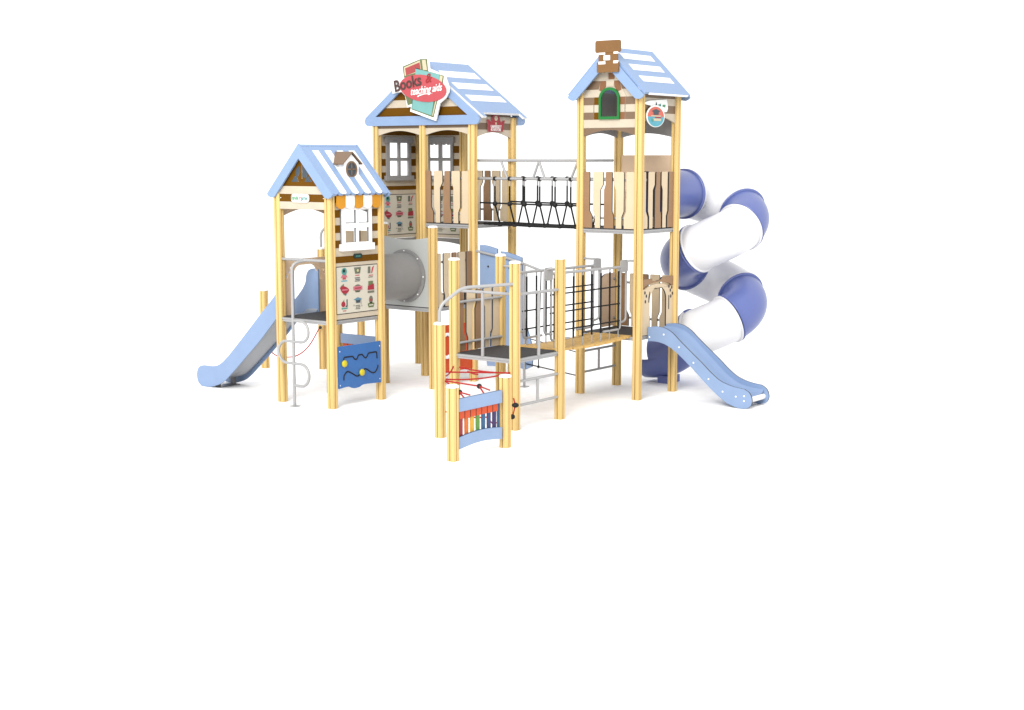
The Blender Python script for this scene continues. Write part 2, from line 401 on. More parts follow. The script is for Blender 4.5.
def poster(mb, plane, u0, u1, z0, z1, frame='black'):
    """cream notice sheet with nine small printed emblems in a 3 x 3 grid"""
    o = Vector(plane['o']); n = Vector(plane['U']).cross(Vector(plane['V']))
    P0 = dict(plane); P1 = dict(plane); P1['o'] = o + n * 0.0065; P2 = dict(plane); P2['o'] = o + n * 0.010; P3 = dict(plane); P3['o'] = o + n * 0.0135
    mb.slab(rect(u0 - .010, u1 + .010, z0 - .010, z1 + .010), t=0.003, key=frame, **P0)
    mb.slab(rect(u0, u1, z0, z1), t=0.006, key='poster_cream', **P0)
    du = (u1 - u0) / 3; dz = (z1 - z0) / 3
    S = lambda poly, key, P=P1: mb.slab(poly, t=0.003, key=key, **P)
    def bars(cx, cz, k, key, w=.05):
        for i in range(k): S(rect(cx - w * (1 - .2 * (i % 2)), cx + w * (1 - .15 * ((i + 1) % 2)), cz - i * .022, cz - i * .022 + .011), key)
    for r in range(3):
        for c in range(3):
            cx = u0 + du * (c + .52 + .02 * (1 - c)); cz = z1 - dz * (r + .45); k = r * 3 + c
            if k == 0:
                S([(cx - .07, cz - .05), (cx + .07, cz - .05), (cx + .03, cz + .0), (cx - .03, cz)], 'p_pink'); S(arc(cx, cz + .035, .052, 0, 350, 14), 'p_ltteal', P2)
                S(arc(cx - .01, cz + .045, .025, 0, 340, 8), 'p_darkgreen', P3); S(rect(cx - .035, cx + .03, cz - .075, cz - .05), 'p_red', P2); S(rect(cx - .06, cx + .06, cz - .105, cz - .09), 'p_cyan')
            elif k == 1:
                S([(cx - .07, cz + .08), (cx + .07, cz + .08), (cx + .05, cz - .01), (cx - .05, cz - .01)], 'p_grey'); S(rect(cx - .04, cx + .04, cz + .01, cz + .055), 'p_olive', P2); S(arc(cx, cz + .035, .02, 0, 340, 8), 'p_cream', P3)
                bars(cx, cz - .04, 1, 'p_red', .045); bars(cx, cz - .075, 3, 'p_slate', .055)
            elif k == 2:
                for i in range(3): S([(cx - .06 + .02 * i, cz - .02), (cx - .045 + .02 * i, cz - .02), (cx - .035 + .015 * i, cz + .075), (cx - .055 + .015 * i, cz + .075)], 'p_grey')
                S([(cx + .01, cz - .02), (cx + .03, cz - .02), (cx + .075, cz + .085), (cx + .03, cz + .06)], 'p_red'); bars(cx + .01, cz - .055, 1, 'p_red', .05); bars(cx, cz - .08, 1, 'p_grey', .05)
            elif k == 3:
                S([(cx - .07, cz + .05), (cx - .01, cz + .08), (cx + .01, cz - .05), (cx + .03, cz - .09), (cx - .02, cz - .07)], 'p_grey'); S(spline2([(cx - .09, cz + .03), (cx - .03, cz + .05), (cx + .06, cz + .02), (cx + .09, cz - .02), (cx + .03, cz - .06), (cx - .05, cz - .04), (cx - .09, cz + .03)], 3)[:-1], 'p_crimson', P2)
                S(rect(cx - .05, cx + .06, cz - .015, cz + .005), 'p_pink', P3); S([(cx + .0, cz - .06), (cx + .05, cz - .06), (cx + .03, cz - .09)], 'p_bluegrey')
            elif k == 4:
                S(arc(cx, cz, .075, 0, 345, 14, .055), 'p_grey'); S(rect(cx - .09, cx + .09, cz - .025, cz + .03), 'p_pink', P2); S(rect(cx - .06, cx + .06, cz - .005, cz + .01), 'p_crimson', P3); bars(cx, cz - .055, 1, 'p_olive', .05)
            elif k == 5:
                S(rect(cx - .05, cx + .045, cz + .015, cz + .085), 'p_olive'); S([(cx - .07, cz - .04), (cx + .065, cz - .04), (cx + .06, cz + .045), (cx - .06, cz + .02)], 'p_crimson', P2); S(rect(cx - .065, cx + .07, cz - .085, cz - .055), 'p_grey')
            elif k == 6:
                S(arc(cx - .025, cz + .01, .04, 0, 345, 12), 'p_crimson'); S([(cx - .03, cz + .05), (cx - .01, cz + .075), (cx - .005, cz + .05)], 'p_olive'); S(rect(cx + .04, cx + .06, cz - .03, cz + .075), 'p_slate'); S(rect(cx + .02, cx + .042, cz - .03, cz - .012), 'p_slate'); S(rect(cx - .06, cx + .06, cz - .06, cz - .04), 'p_ltteal'); bars(cx, cz - .09, 1, 'p_red', .035)
            elif k == 7:
                S([(cx - .085, cz + .06), (cx, cz + .09), (cx + .085, cz + .06), (cx, cz + .03)], 'p_bluegrey'); S([(cx - .045, cz + .05), (cx + .045, cz + .05), (cx + .04, cz + .01), (cx - .04, cz + .01)], 'p_slate', P2)
                S(rect(cx + .06, cx + .066, cz - .02, cz + .06), 'p_slate'); bars(cx, cz - .035, 3, 'p_grey', .05); S(rect(cx - .085, cx - .075, cz - .03, cz - .015), 'p_slate'); S(rect(cx + .075, cx + .085, cz - .045, cz - .03), 'p_slate')
            else:
                S(arc(cx, cz + .035, .04, 0, 345, 12, .055), 'p_grey'); S(arc(cx, cz + .03, .022, 0, 345, 10), 'p_brick', P2); S([(cx - .07, cz - .02), (cx, cz + .0), (cx + .07, cz - .02), (cx + .05, cz - .075), (cx - .05, cz - .075)], 'p_olive'); S(rect(cx - .04, cx + .04, cz - .05, cz - .035), 'poster_cream', P2)
mb = MB(); poster(mb, FX(X + 0.024), .085, .915, 1.325, 1.975); mb.build('poster', ww)
# blue bead-maze panel below the deck
mb = MB()
wave = [(.93, .87)] + [(.06, .87), (.06, .275)] + spline2([(.06, .275), (.25, .285), (.36, .25), (.48, .255), (.58, .28), (.93, .265)], 5)[1:]
mb.slab(wave, t=0.022, key='panel_blue', **FX(1.045))
for y in (.085, .905):
    for z in (.32, .80): mb.ball((1.067, y, z), .008, 'white_plastic')
bp = mb.build('bead_panel', T1, bevel=0.003)
def groove(pts, key, w=.011):
    mb = MB(); mb.tube([(1.066, a, b) for a, b in pts], w, key, 6); return mb
u = lambda px, py: (.06 + (px - 222) / (555 - 222) * .867, .868 - ((py - (372 - (px - 222) * .132)) / 340) * .60)
top = [u(*p) for p in ((260, 480), (262, 455), (332, 448), (345, 472), (362, 475), (375, 440), (405, 433), (425, 462), (440, 462), (455, 425), (522, 415), (525, 470))]
low = [u(*p) for p in ((260, 640), (263, 600), (290, 570), (330, 590), (365, 610), (398, 585), (430, 552), (480, 585), (510, 580), (530, 540), (530, 525))]
groove(smooth_path([(1.066, a, b) for a, b in top], .02, 3) and [(v.y, v.z) for v in smooth_path([(0, a, b) for a, b in top], .02, 3)], 'black').build('groove', bp)
groove([(v.y, v.z) for v in spline([(0, a, b) for a, b in low], 4)], 'black').build('groove', bp)
for pt in (u(260, 505), u(397, 580)):
    MB().ball((1.085, pt[0], pt[1]), .05, 'yellow', 14, 10, (.6, 1, 1)).build('bead', bp)
# other sides
arch = lambda a, b, z0, z1, rise: [(a, z1), (a, z0)] + [(a + (b - a) * t, z0 + rise * math.sin(PI * t)) for t in [i / 12 for i in range(1, 12)]] + [(b, z0), (b, z1)]
mb = MB(); mb.slab(arch(.05, .95, 2.66, 3.0, .10), t=0.022, key='arch_grey', **FY(1.0)); mb.build('arch_panel', T1)
mb = MB(); mb.slab(arch(.05, .95, 2.66, 3.0, .10), t=0.022, key='inside_tan', **FX(-.011)); mb.build('arch_panel', T1)
mb = MB()
for a, b, z, k in ((.27, .455, 2.43, 'cream_board'), (.535, .605, 2.44, 'brown_board'), (.61, .76, 2.44, 'cream_board')): mb.slab(rect(a, b, 2.26, z), t=.02, key=k, **FY(1.05))
mb.slab(rect(.05, .95, 2.255, 2.275), t=.025, key='cream', **FY(1.052)); mb.build('rear_board', T1)
# arched panel behind the slide (left side)
op = [(.255, 1.24), (.255, 1.80)] + [(.255 + .14 - .14 * math.cos(t), 1.80 + .15 * math.sin(t)) for t in [PI / 2 * i / 6 for i in range(1, 7)]] + [(.60, 1.955)] + [(.60 + .13 * math.sin(t), 1.80 + .155 * math.cos(t)) for t in [PI / 2 * i / 6 for i in range(1, 7)]] + [(.73, 1.24)]
outl = [(.05, 1.24), (.05, 2.0), (.95, 2.05), (.95, 1.24)]
mb = MB(); mb.slab([(.05, 1.24), (.255, 1.24)] + op[1:-1] + [(.73, 1.24), (.95, 1.24), (.95, 2.045), (.05, 2.045)], t=0.02, key='inside_tan',
    holes=[arc(.13, 1.80, .018, 0, 330, 8, .03), arc(.17, 1.86, .018, 0, 330, 8, .026), arc(.20, 1.92, .014, 0, 330, 8, .02), [(.76, 1.93), (.79, 1.88), (.815, 1.72), (.79, 1.72), (.77, 1.86)], arc(.86, 1.86, .016, 0, 330, 8, .026), arc(.88, 1.80, .012, 0, 330, 8, .018)], **FX(-.012))
mb.build('slide_arch_panel', T1)
MB().tube([(.04, 0, 2.065), (.96, 0, 2.065)], .021, 'steel').build('guard_rail', T1)
mb = MB(); mb.slab(rect(.05, .95, 2.30, 3.0), t=0.02, key='inside_tan', holes=[rect(.1, .9, 2.32, 2.64)], **FY(1.02)) if False else None
# dormer
xd = 0.905; yc = .545; hw = .148; zb = 3.195; ze = 3.43; zt = 3.555; eb = .200
dz = MB(); U = (0, 1, 0); V = (0, 0, 1)
dz.slab([(yc - hw, zb - .03), (yc + hw, zb - .03), (yc + hw, zt - .012 - .86 * hw), (yc, zt - .012), (yc - hw, zt - .012 - .86 * hw)], t=0.34, key='white_plastic', o=(xd - .34, 0, 0), U=U, V=V)
dm_ = dz.build('dormer', T1)
r = MB()
for s in (-1, 1):
    e = eb; sl = (zt - 3.388) / eb
    p0 = Vector((xd + .03, yc, zt + .004)); p1 = Vector((xd + .03, yc + s * e, zt - sl * e + .004)); dx = Vector((-.50, 0, 0)); up = Vector((0, 0, .016))
    vs = [p0, p1, p1 + dx, p0 + dx]; vs += [v + up for v in vs]
    r.add(vs, [(0, 1, 2, 3), (4, 7, 6, 5), (0, 4, 5, 1), (1, 5, 6, 2), (2, 6, 7, 3), (3, 7, 4, 0)], 'greybrown')
r.build('dormer_roof', dm_)
r = MB(); r.slab(arc(yc, 3.325, .112, 0, 348, 26, .118), t=.012, key='greybrown', holes=[arc(yc, 3.325, .088, 0, 348, 24, .094)], **FX(xd))
r.slab(rect(yc - .008, yc + .008, 3.24, 3.42), t=.010, key='greybrown', **FX(xd)); r.slab(rect(yc - .082, yc + .082, 3.321, 3.337), t=.010, key='greybrown', **FX(xd))
r.slab(arc(yc, 3.325, .089, 0, 348, 24, .095), t=.003, key='p_slate', **FX(xd)); r.build('round_window', dm_)

# ================================================================== LARGE TOWER
Y2 = 3.16
T2 = thing('play_tower', 'widest play tower, three posts across, with a book shaped sign on its gable', 'play tower', (0, 3.66, 0), 'roofed play towers')
for x in (-1, 0, 1):
    for y in (Y2, Y2 + 1): post(x, y, 4.12, T2, cap=False)
rp, fr = gable_roof(T2, 0, 1.125, Y2 - .01, Y2 + 1.13, 5.0, .725)
L2 = fr[2]; k2 = L2 / 1.125
stripes(rp, 0, 5.0, fr, [rect(3.285, 4.18, a * k2, b * k2) for a, b in ((.21, .352), (.474, .612), (.746, .876))])
# wider front and rear flaps of the roof board at the eaves
for sx_, ob_ in ((1, rp),):
    V = Vector((fr[0], 0, fr[1])); n = Vector((0, 1, 0)).cross(V); sg = 1 if n.z > 0 else -1
    for a, b in ((Y2 - .012, Y2 + .085), (Y2 + 1.03, Y2 + 1.13)):
        mbf = MB(); mbf.slab(rect(a, b, L2 + .001, L2 + .105), Vector((0, 0, 5.0)) - n * (.034 * sg), (0, 1, 0), V, .033 * sg, 'roof_blue', edge='edge_white'); mbf.build('roof_flap', ob_)
def frame_gable(y):
    zb0, zb1 = 4.005, 4.145; zt = 4.985; e = 1.10; sl = (zt - 4.15) / 1.13
    outer = [(0, zt), (1.18, 4.125)] + arc(1.115, 4.075, .075, 60, -90, 8) + arc(-1.115, 4.075, .075, 270, 120, 8) + [(-1.18, 4.125)]
    inner = [(0, zt - .145), (.955, zb1), (-.955, zb1)]
    mb = MB(); mb.slab(outer, t=.035, key='roof_blue', edge='light_blue', holes=[inner], **FY(y)); return mb.build('bargeboard', T2)
frame_gable(Y2 - .045); frame_gable(Y2 + 1.10)
mb = MB()
zz = [4.10, 4.282, 4.40, 4.53, 4.70, 4.95]; kk = ['ochre', 'cream', 'ochre', 'cream', 'ochre']
for i in range(5):
    h0 = (4.97 - zz[i]) / .74; h1 = (4.97 - zz[i + 1]) / .74
    mb.slab([(-h0, zz[i]), (h0, zz[i]), (h1, zz[i + 1]), (-h1, zz[i + 1])], t=.02, key=kk[i], **FY(Y2 - .012 + .001 * (i % 2)))
mb.build('gable_panel', T2)
for x0 in (-1, 0):
    mb = MB(); mb.slab(rect(x0 + .05, x0 + .95, 3.955, 4.03), t=.02, key='greybrown', **FY(Y2 - .0)); mb.slab(arch(x0 + .05, x0 + .95, 3.845, 3.955, .075), t=.024, key='cream', **FY(Y2)); mb.build('arch_panel', T2)
for x, in ((1.0,), ):
    mb = MB(); p = FX(x - .01)
    mb.slab(rect(Y2 + .05, Y2 + .95, 4.125, 4.22), t=.022, key='greybrown', **p); mb.slab(rect(Y2 + .05, Y2 + .95, 4.03, 4.125), t=.024, key='cream', **p)
    mb.slab(rect(Y2 + .05, Y2 + .95, 3.925, 4.03), t=.022, key='greybrown', **p); mb.slab(arch(Y2 + .05, Y2 + .95, 3.80, 3.925, .085), t=.024, key='cream', **p); mb.build('arch_panel', T2)
# window walls: left side and rear of the left bay
def window_wall(pf, back, u0, scal):
    """inner face of a wall with a grey window, bands and a poster; pf = plane facing inwards"""
    o = Vector(pf['o']); n = Vector(pf['U']).cross(Vector(pf['V']))
    def off(d): q = dict(pf); q['o'] = o + n * d; return q
    s = pf['s']; pl = lambda d: {k: v for k, v in off(d).items() if k != 's'}
    R = lambda a, b, c, d: rect(u0 + s * a, u0 + s * b, c, d)
    mb = MB()
    bot = [(u0 + s * .05, 2.17)] + [(u0 + s * (.05 + .9 * t), 2.17 + .0 * math.sin(PI * t)) for t in (.25, .5, .75)] + [(u0 + s * .95, 2.17)]
    mb.slab(bot + [(u0 + s * .95, 4.0), (u0 + s * .05, 4.0)], t=.02, key='cream', holes=[R(.27, .80, 3.20, 3.74)], **pl(0))
    for z0, z1 in ((3.86, 3.99), (3.57, 3.685), (3.36, 3.472), (3.14, 3.255)):
        for a, b in (((.05, .20), (.80, .95)) if z0 < 3.8 else ((.05, .95),)):
            mb.slab(R(a, b, z0, z1), t=.003, key='ochre', **pl(.0205))
    mb.slab(R(.05, .95, 2.965, 3.03), t=.003, key='ochre', **pl(.0205))
    w = mb.build('window_wall', T2)
    mb = MB(); holes = [R(.272, .475, 3.495, 3.735), R(.535, .725, 3.495, 3.735), R(.272, .475, 3.20, 3.44), R(.535, .725, 3.20, 3.44)]
    if scal:
        holes = []
        for a, b in ((.295, .49), (.56, .745)):
            c = (a + b) / 2
            holes.append([(u0 + s * a, 3.495), (u0 + s * b, 3.495), (u0 + s * b, 3.735)] + [(u0 + s * (b - (b - a) * t), 3.735 - .035 * abs(math.sin(2 * PI * t))) for t in [i / 12 for i in range(1, 12)]] + [(u0 + s * a, 3.735)])
            holes.append(R(a, b, 3.20, 3.44))
    mb.slab(R(.19, .80, 3.19, 3.75), t=.03, key='window_grey', holes=holes, **pl(.018)); mb.build('window_frame', w)
    mb = MB(); mb.slab(R(.15, .83, 3.735, 3.83), t=.05, key='window_grey', **pl(.022)); mb.build('window_lintel', w)
    mb = MB(); mb.slab(R(.15, .83, 3.12, 3.20), t=.06, key='window_grey', **pl(.022)); mb.build('window_sill', w)
    mb = MB(); uu = sorted((u0 + s * .07, u0 + s * .93)); q = pl(.021); poster(mb, q, uu[0], uu[1], 2.235, 2.885); mb.build('poster', w)
    mb = MB(); 
    mb.slab([(u0 + s * .05, 2.165), (u0 + s * .95, 2.165), (u0 + s * .95, 2.06)] + [(u0 + s * (.95 - .9 * t), 2.06 + .045 * math.sin(PI * t)) for t in [i / 8 for i in range(1, 8)]] + [(u0 + s * .05, 2.06)], t=.02, key='arch_grey', **pl(-.002)); mb.build('arch_strip', w)
window_wall(dict(o=(-1.01, 0, 0), U=(0, 1, 0), V=(0, 0, 1), s=1), None, Y2, False)
window_wall(dict(o=(0, Y2 + 1.01, 0), U=(1, 0, 0), V=(0, 0, 1), s=1), None, -1.0, True)
deck(T2, 0.02, 1.0, Y2 - .03, Y2 + 1.0, 2.462); deck(T2, -1.0, 1.0, Y2 - .02, Y2 + 1.0, 1.235)
CB, BB = 'cream_board', 'brown_board'
fence(T2, FY(Y2 - .005), 'x', 0.0, 2.475, 3.287, (BB, CB, BB, CB, CB), rails=(3.17, 2.62))
fence(T2, FY(Y2 + 1.012), 'x', 0.0, 2.475, 3.287, (CB, CB, BB, CB, CB), rails=(3.17, 2.66))
# gable sign: books
def bk(a, b): return (0.0021861 * a + -0.0000187 * b + -0.77313, -0.0000643 * a + -0.0016295 * b + 5.18333)
BX = lambda L: [bk(*p) for p in L]
sp = Y2 - .115
mb = MB()
mb.slab(BX([(118, 412), (126, 282), (190, 262), (222, 232), (208, 150), (385, 76), (456, 78), (470, 178), (612, 238), (626, 285), (650, 350), (648, 400), (620, 455), (566, 505), (530, 668), (288, 582), (300, 535), (262, 545), (240, 432), (205, 396)]), t=.03, key='p_white', **FY(sp))
bs = mb.build('books_sign', T2)
mb = MB(); A = lambda L, k, d=.0305: mb.slab(BX(L), t=.003, key=k, **FY(sp - d))
A([(218, 155), (388, 86), (450, 86), (462, 210), (330, 260), (232, 260)], 'p_olive'); A([(232, 163), (384, 98), (398, 200), (240, 245)], 'p_cream', .034); A([(404, 96), (438, 94), (452, 190), (414, 190)], 'p_cream', .034)
A([(245, 172), (382, 118), (392, 190), (255, 240)], 'p_brick', .0375)
A([(342, 168), (608, 244), (596, 330), (344, 260)], 'p_olive', .0375); A([(345, 175), (570, 235), (562, 330), (345, 270)], 'p_teal', .041); A([(574, 240), (600, 250), (590, 320), (566, 310)], 'p_cream', .041)
A([(240, 420), (330, 470), (310, 508), (268, 525)], 'p_olive'); A([(310, 470), (550, 470), (512, 638), (302, 562)], 'p_olive'); A([(316, 470), (515, 470), (494, 618), (310, 556)], 'p_teal', .034); A([(530, 480), (540, 480), (508, 622), (500, 618)], 'p_cream', .034)
el = []
for i in range(36):
    a = 2 * PI * i / 36; ex, ey = 222 * math.cos(a), 126 * math.sin(a); c, s_ = math.cos(.16), math.sin(.16); el.append((415 + ex * c - ey * s_, 362 + ex * s_ + ey * c))
A(el, 'p_red', .0445); mb.build('sign_artwork', bs)
mb = MB(); tp = FY(sp - .0485)
cx_, cz_ = bk(272, 318); text(mb, 'Books', .25, tp, cx_, cz_, 'p_dark', rot=.17, sx=.92, bold=.006)
mb.build('lettering', bs); mb = MB(); cx_, cz_ = bk(465, 272); text(mb, '&', .20, tp, cx_, cz_, 'key_red', rot=.15, shear=.3, bold=.003)
mb.build('lettering', bs); mb = MB(); cx_, cz_ = bk(445, 375); text(mb, 'teaching aids', .165, tp, cx_, cz_, 'p_white', rot=.09, shear=.35, sx=.76, bold=.0015)
mb.slab(BX([(365, 440), (380, 425), (430, 412), (520, 408), (430, 420), (385, 435), (372, 446)]), t=.003, key='p_white', **tp)
mb.build('lettering', bs)
# crown sign on the right side
cs = FX(1.02); mb = MB(); y0 = 3.47
mb.slab([(3.505, 3.895), (3.87, 3.898), (3.885, 3.96), (3.895, 4.0), (3.925, 4.075), (3.875, 4.065), (3.855, 4.045), (3.82, 4.05)] + arc(3.695, 4.06, .105, 10, 170, 12, .115) + [(3.58, 4.05), (3.545, 4.055), (3.52, 4.085), (3.47, 4.075), (3.50, 4.0), (3.495, 3.96)], t=.016, key='p_sign_red', edge='p_pink', **cs)
cr = mb.build('crown_sign', T2)
mb = MB(); c2 = FX(1.0365); mb.slab(arc(3.695, 4.105, .042, 0, 345, 14), t=.003, key='p_cream', **c2)
mb.slab(rect(3.675, 3.712, 4.005, 4.04), t=.003, key='p_cream', **c2)
text(mb, 'UNIVERSITY', .066, c2, 3.695, 3.972, 'p_white', sx=.78, bold=0); mb.build('lettering', cr); mb = MB(); text(mb, 'BOOKSTORE', .060, c2, 3.692, 3.925, 'p_white', sx=.74, bold=0)
mb.build('lettering', cr)

# ================================================================== TALL TOWER
Y3 = 3.204
T3 = thing('play_tower', 'slim tallest play tower with a brick chimney and green arched window', 'play tower', (3.5, 3.7, 0), 'roofed play towers')
for x, y in ((3, Y3), (4, Y3), (4, Y3 + 1), (3, Y3 + 1)): post(x, y, 4.44, T3, cap=False)
rp, fr = gable_roof(T3, 3.5, .665, Y3 - .12, Y3 + 1.12, 5.055, .985, edge='roof_blue')
kk_ = fr[2] / .665
stripes(rp, 3.5, 5.055, fr, [rect(3.285, 4.13, a * kk_, b * kk_) for a, b in ((.082, .168), (.246, .334), (.418, .502))])
barge(T3, 3.5, .640, Y3 - .12, 4.99, .985, .20, .055); barge(T3, 3.5, .640, Y3 + 1.155, 5.0, .985, .20, .055)
mbf = MB(); V = Vector((fr[0], 0, fr[1])); n = Vector((0, 1, 0)).cross(V); sg_ = 1 if n.z > 0 else -1
mbf.slab(rect(Y3 - .02, Y3 + 1.05, fr[2] + .001, fr[2] + .012), Vector((3.5, 0, 5.055)) - n * (.034 * sg_), (0, 1, 0), V, .030 * sg_, 'edge_white'); mbf.build('roof_edge', rp)
# front wall of bricks
win = [(3.36, 4.06), (3.36, 4.325)] + [(3.512 - .152 * math.cos(t), 4.325 + .135 * math.sin(t)) for t in [PI * i / 12 for i in range(1, 12)]] + [(3.664, 4.325), (3.664, 4.06)]
mb = MB(); yw = Y3 - .012
mb.slab([(3.05, 3.92), (3.95, 3.92), (3.95, 4.56), (3.5, 5.0), (3.05, 4.56)], t=.02, key='cream', edge='edge_dark', holes=[win], **FY(yw))
def brick(a, b, z0, z1, key):
    lim = lambda z: 4.97 - z
    p = [(max(a, 3.5 - lim(z0)), z0), (min(b, 3.5 + lim(z0)), z0), (min(b, 3.5 + lim(z1)), z1), (max(a, 3.5 - lim(z1)), z1)]
    mb.slab([(x, z) for x, z in p], t=.004, key=key, edge='edge_dark', **FY(yw - .0205))
for z0, z1 in ((4.035, 4.136), (4.244, 4.35)):
    brick(3.06, 3.232, z0, z1, 'greybrown'); brick(3.238, 3.345, z0, z1, 'ochre'); brick(3.68, 3.765, z0, z1, 'redbrown'); brick(3.771, 3.94, z0, z1, 'greybrown')
brick(3.232, 3.238, 4.137, 4.243, 'edge_dark'); brick(3.765, 3.771, 4.137, 4.243, 'edge_dark')
def pol(pts, key): mb.slab(pts, t=.004, key=key, edge='edge_dark', **FY(yw - .0205))
pol([(3.06, 4.462), (3.315, 4.462), (3.348, 4.58), (3.14, 4.58)], 'greybrown'); pol([(3.71, 4.462), (3.94, 4.462), (3.86, 4.58), (3.685, 4.58)], 'greybrown')
pol([(3.325, 4.45), (3.38, 4.43), (3.44, 4.495), (3.445, 4.58), (3.35, 4.58)], 'redbrown'); pol([(3.585, 4.495), (3.645, 4.43), (3.70, 4.45), (3.68, 4.58), (3.58, 4.58)], 'redbrown')
pol([(3.485, 4.60), (3.585, 4.60), (3.585, 4.69), (3.485, 4.69)], 'redbrown'); pol([(3.455, 4.50), (3.570, 4.50), (3.585, 4.585), (3.44, 4.585)], 'cream')
pol([(3.36, 4.60), (3.475, 4.60), (3.475, 4.70), (3.36, 4.70)], 'cream'); pol([(3.235, 4.352), (3.345, 4.352), (3.372, 4.425), (3.30, 4.458)], 'cream'); pol([(3.68, 4.352), (3.79, 4.352), (3.735, 4.458), (3.655, 4.425)], 'cream')
fw = mb.build('front_wall', T3)
mb = MB(); outr = [(3.335, 4.035), (3.335, 4.325)] + [(3.512 - .177 * math.cos(t), 4.325 + .163 * math.sin(t)) for t in [PI * i / 14 for i in range(1, 14)]] + [(3.689, 4.325), (3.689, 4.035)]
mb.slab(outr, t=.03, key='green', holes=[[(3.372, 4.075)] + [(a * .92 + 3.512 * .08, z * .94 + 4.3 * .06) for a, z in win[1:-1]] + [(3.652, 4.075)]], **FY(yw - .022)); mb.build('window_frame', fw, bevel=.003)
mb = MB(); mb.slab(rect(3.05, 3.95, 3.915, 4.022), t=.03, key='cream', **FY(Y3)); mb.slab(arch(3.05, 3.95, 3.80, 3.913, .085), t=.024, key='greybrown', **FY(Y3)); mb.build('arch_panel', T3)
# chimney board
yc_ = Y3 - .16; mb = MB()
mb.slab(rrect(3.355, 3.775, 4.965, 5.135, .03), t=.03, key='chimney_brown', **FY(yc_))
mb.slab(rrect(3.385, 3.745, 4.69, 4.835, .012), t=.03, key='chimney_brown', **FY(yc_))
mb.slab(rect(3.408, 3.728, 4.835, 4.965), t=.024, key='chimney_brown', **FY(yc_))
for a, b, c, d_ in ((3.412, 3.525, 4.938, 4.966), (3.668, 3.742, 4.945, 4.972), (3.500, 3.607, 4.858, 4.926), (3.412, 3.530, 4.805, 4.842), (3.665, 3.738, 4.812, 4.848)): mb.slab(rect(a, b, c, d_), t=.032, key='p_white', **FY(yc_))
mb.build('chimney', T3, bevel=.004)
# right side arch panel, signs
mb = MB(); p = FX(4.0 - .01)
mb.slab(rect(Y3 + .05, Y3 + .95, 4.338, 4.44), t=.020, key='greybrown', **p); mb.slab(rect(Y3 + .05, Y3 + .95, 4.238, 4.338), t=.024, key='cream', **p); mb.slab(rect(Y3 + .05, Y3 + .95, 4.125, 4.238), t=.022, key='greybrown', **p)
mb.slab(arch(Y3 + .05, Y3 + .95, 3.99, 4.125, .09), t=.024, key='cream', **p); mb.build('arch_panel', T3)
mb = MB(); bp_ = FX(4.022); mb.slab([(3.235, 4.262), (3.30, 4.240), (3.44, 4.225), (3.44, 4.15), (3.80, 4.14), (3.88, 4.15), (3.905, 4.20), (3.88, 4.305), (3.86, 4.325), (3.40, 4.295)], t=.014, key='p_white', **bp_); ban = mb.build('banner_sign', T3)
mb = MB(); c3 = FX(4.0365); text(mb, 'A', .075, c3, 3.58, 4.248, 'p_slate', bold=.002); mb.build('lettering', ban); mb = MB(); text(mb, 'cad', .066, c3, 3.672, 4.243, 'p_ltteal', sx=.8, bold=.001); mb.build('lettering', ban); mb = MB(); text(mb, 'emy', .066, c3, 3.79, 4.236, 'p_green', sx=.75, bold=.001); mb.build('lettering', ban)
mb = MB(); rs = dict(FX(4.038), o=(4.038, -.045, 0)); mb.slab(arc(3.592, 4.078, .245, 0, 350, 40, .155), t=.012, key='p_white', **rs); ro = mb.build('round_sign', T3)
mb = MB(); r2 = dict(FX(4.0505), o=(4.0505, -.045, 0)); mb.slab(arc(3.592, 4.072, .222, 0, 180, 24, .14), t=.003, key='p_coral', **r2); mb.slab(arc(3.592, 4.072, .222, 180, 360, 24, .14), t=.003, key='p_cyan', **r2)
r3 = dict(FX(4.054), o=(4.054, -.045, 0)); mb.slab([(3.47, 4.150), (3.592, 4.180), (3.715, 4.150), (3.592, 4.122)], t=.003, key='p_slate', **r3); mb.slab([(3.52, 4.137), (3.665, 4.137), (3.655, 4.098), (3.53, 4.098)], t=.004, key='p_slate', **r3)
mb.slab(rect(3.46, 3.725, 4.073, 4.090), t=.003, key='p_cream', **r3); mb.slab(rect(3.57, 3.73, 4.052, 4.070), t=.003, key='p_crimson', **r3); mb.slab(rrect(3.50, 3.725, 4.012, 4.047, .012), t=.003, key='p_cream', **r3); mb.slab(arc(3.50, 4.022, .03, 0, 345, 10, .02), t=.004, key='p_ltteal', **r3)
mb.build('sign_artwork', ro)
# rear panels
mb = MB(); mb.slab(arch(3.05, 3.95, 3.79, 4.44, .06), t=.02, key='arch_grey', **FY(Y3 + 1.0)); mb.build('arch_panel', T3)
mb = MB(); mb.slab(arch(Y3 + .05, Y3 + .95, 3.79, 4.44, .06), t=.02, key='arch_grey', **FX(2.99)); mb.build('arch_panel', T3)
mb = MB(); mb.slab(rect(3.05, 3.95, 2.47, 3.528), t=.02, key='inside_tan', holes=[arc(3.5, 2.93, .36, 0, 350, 30)], **FY(Y3 + 1.0)); mb.build('entry_panel', T3)
deck(T3, 3.0, 4.0, Y3 - .03, Y3 + 1.0, 2.462); deck(T3, 3.0, 4.0, Y3 - .03, Y3 + 1.0, .925)
fence(T3, FY(Y3 - .005), 'x', 3.0, 2.475, 3.287, (BB, CB, BB, CB, CB), rails=(3.17, 2.62))
fence(T3, FX(4.0 - .01), 'y', Y3, 2.475, 3.287, (CB, CB, BB, CB, BB), rails=(3.17, 2.62))
fence(T3, FY(Y3 + 1.01), 'x', 3.0, .935, 1.745, (BB, CB, BB, CB, CB), rails=(1.60, 1.06))
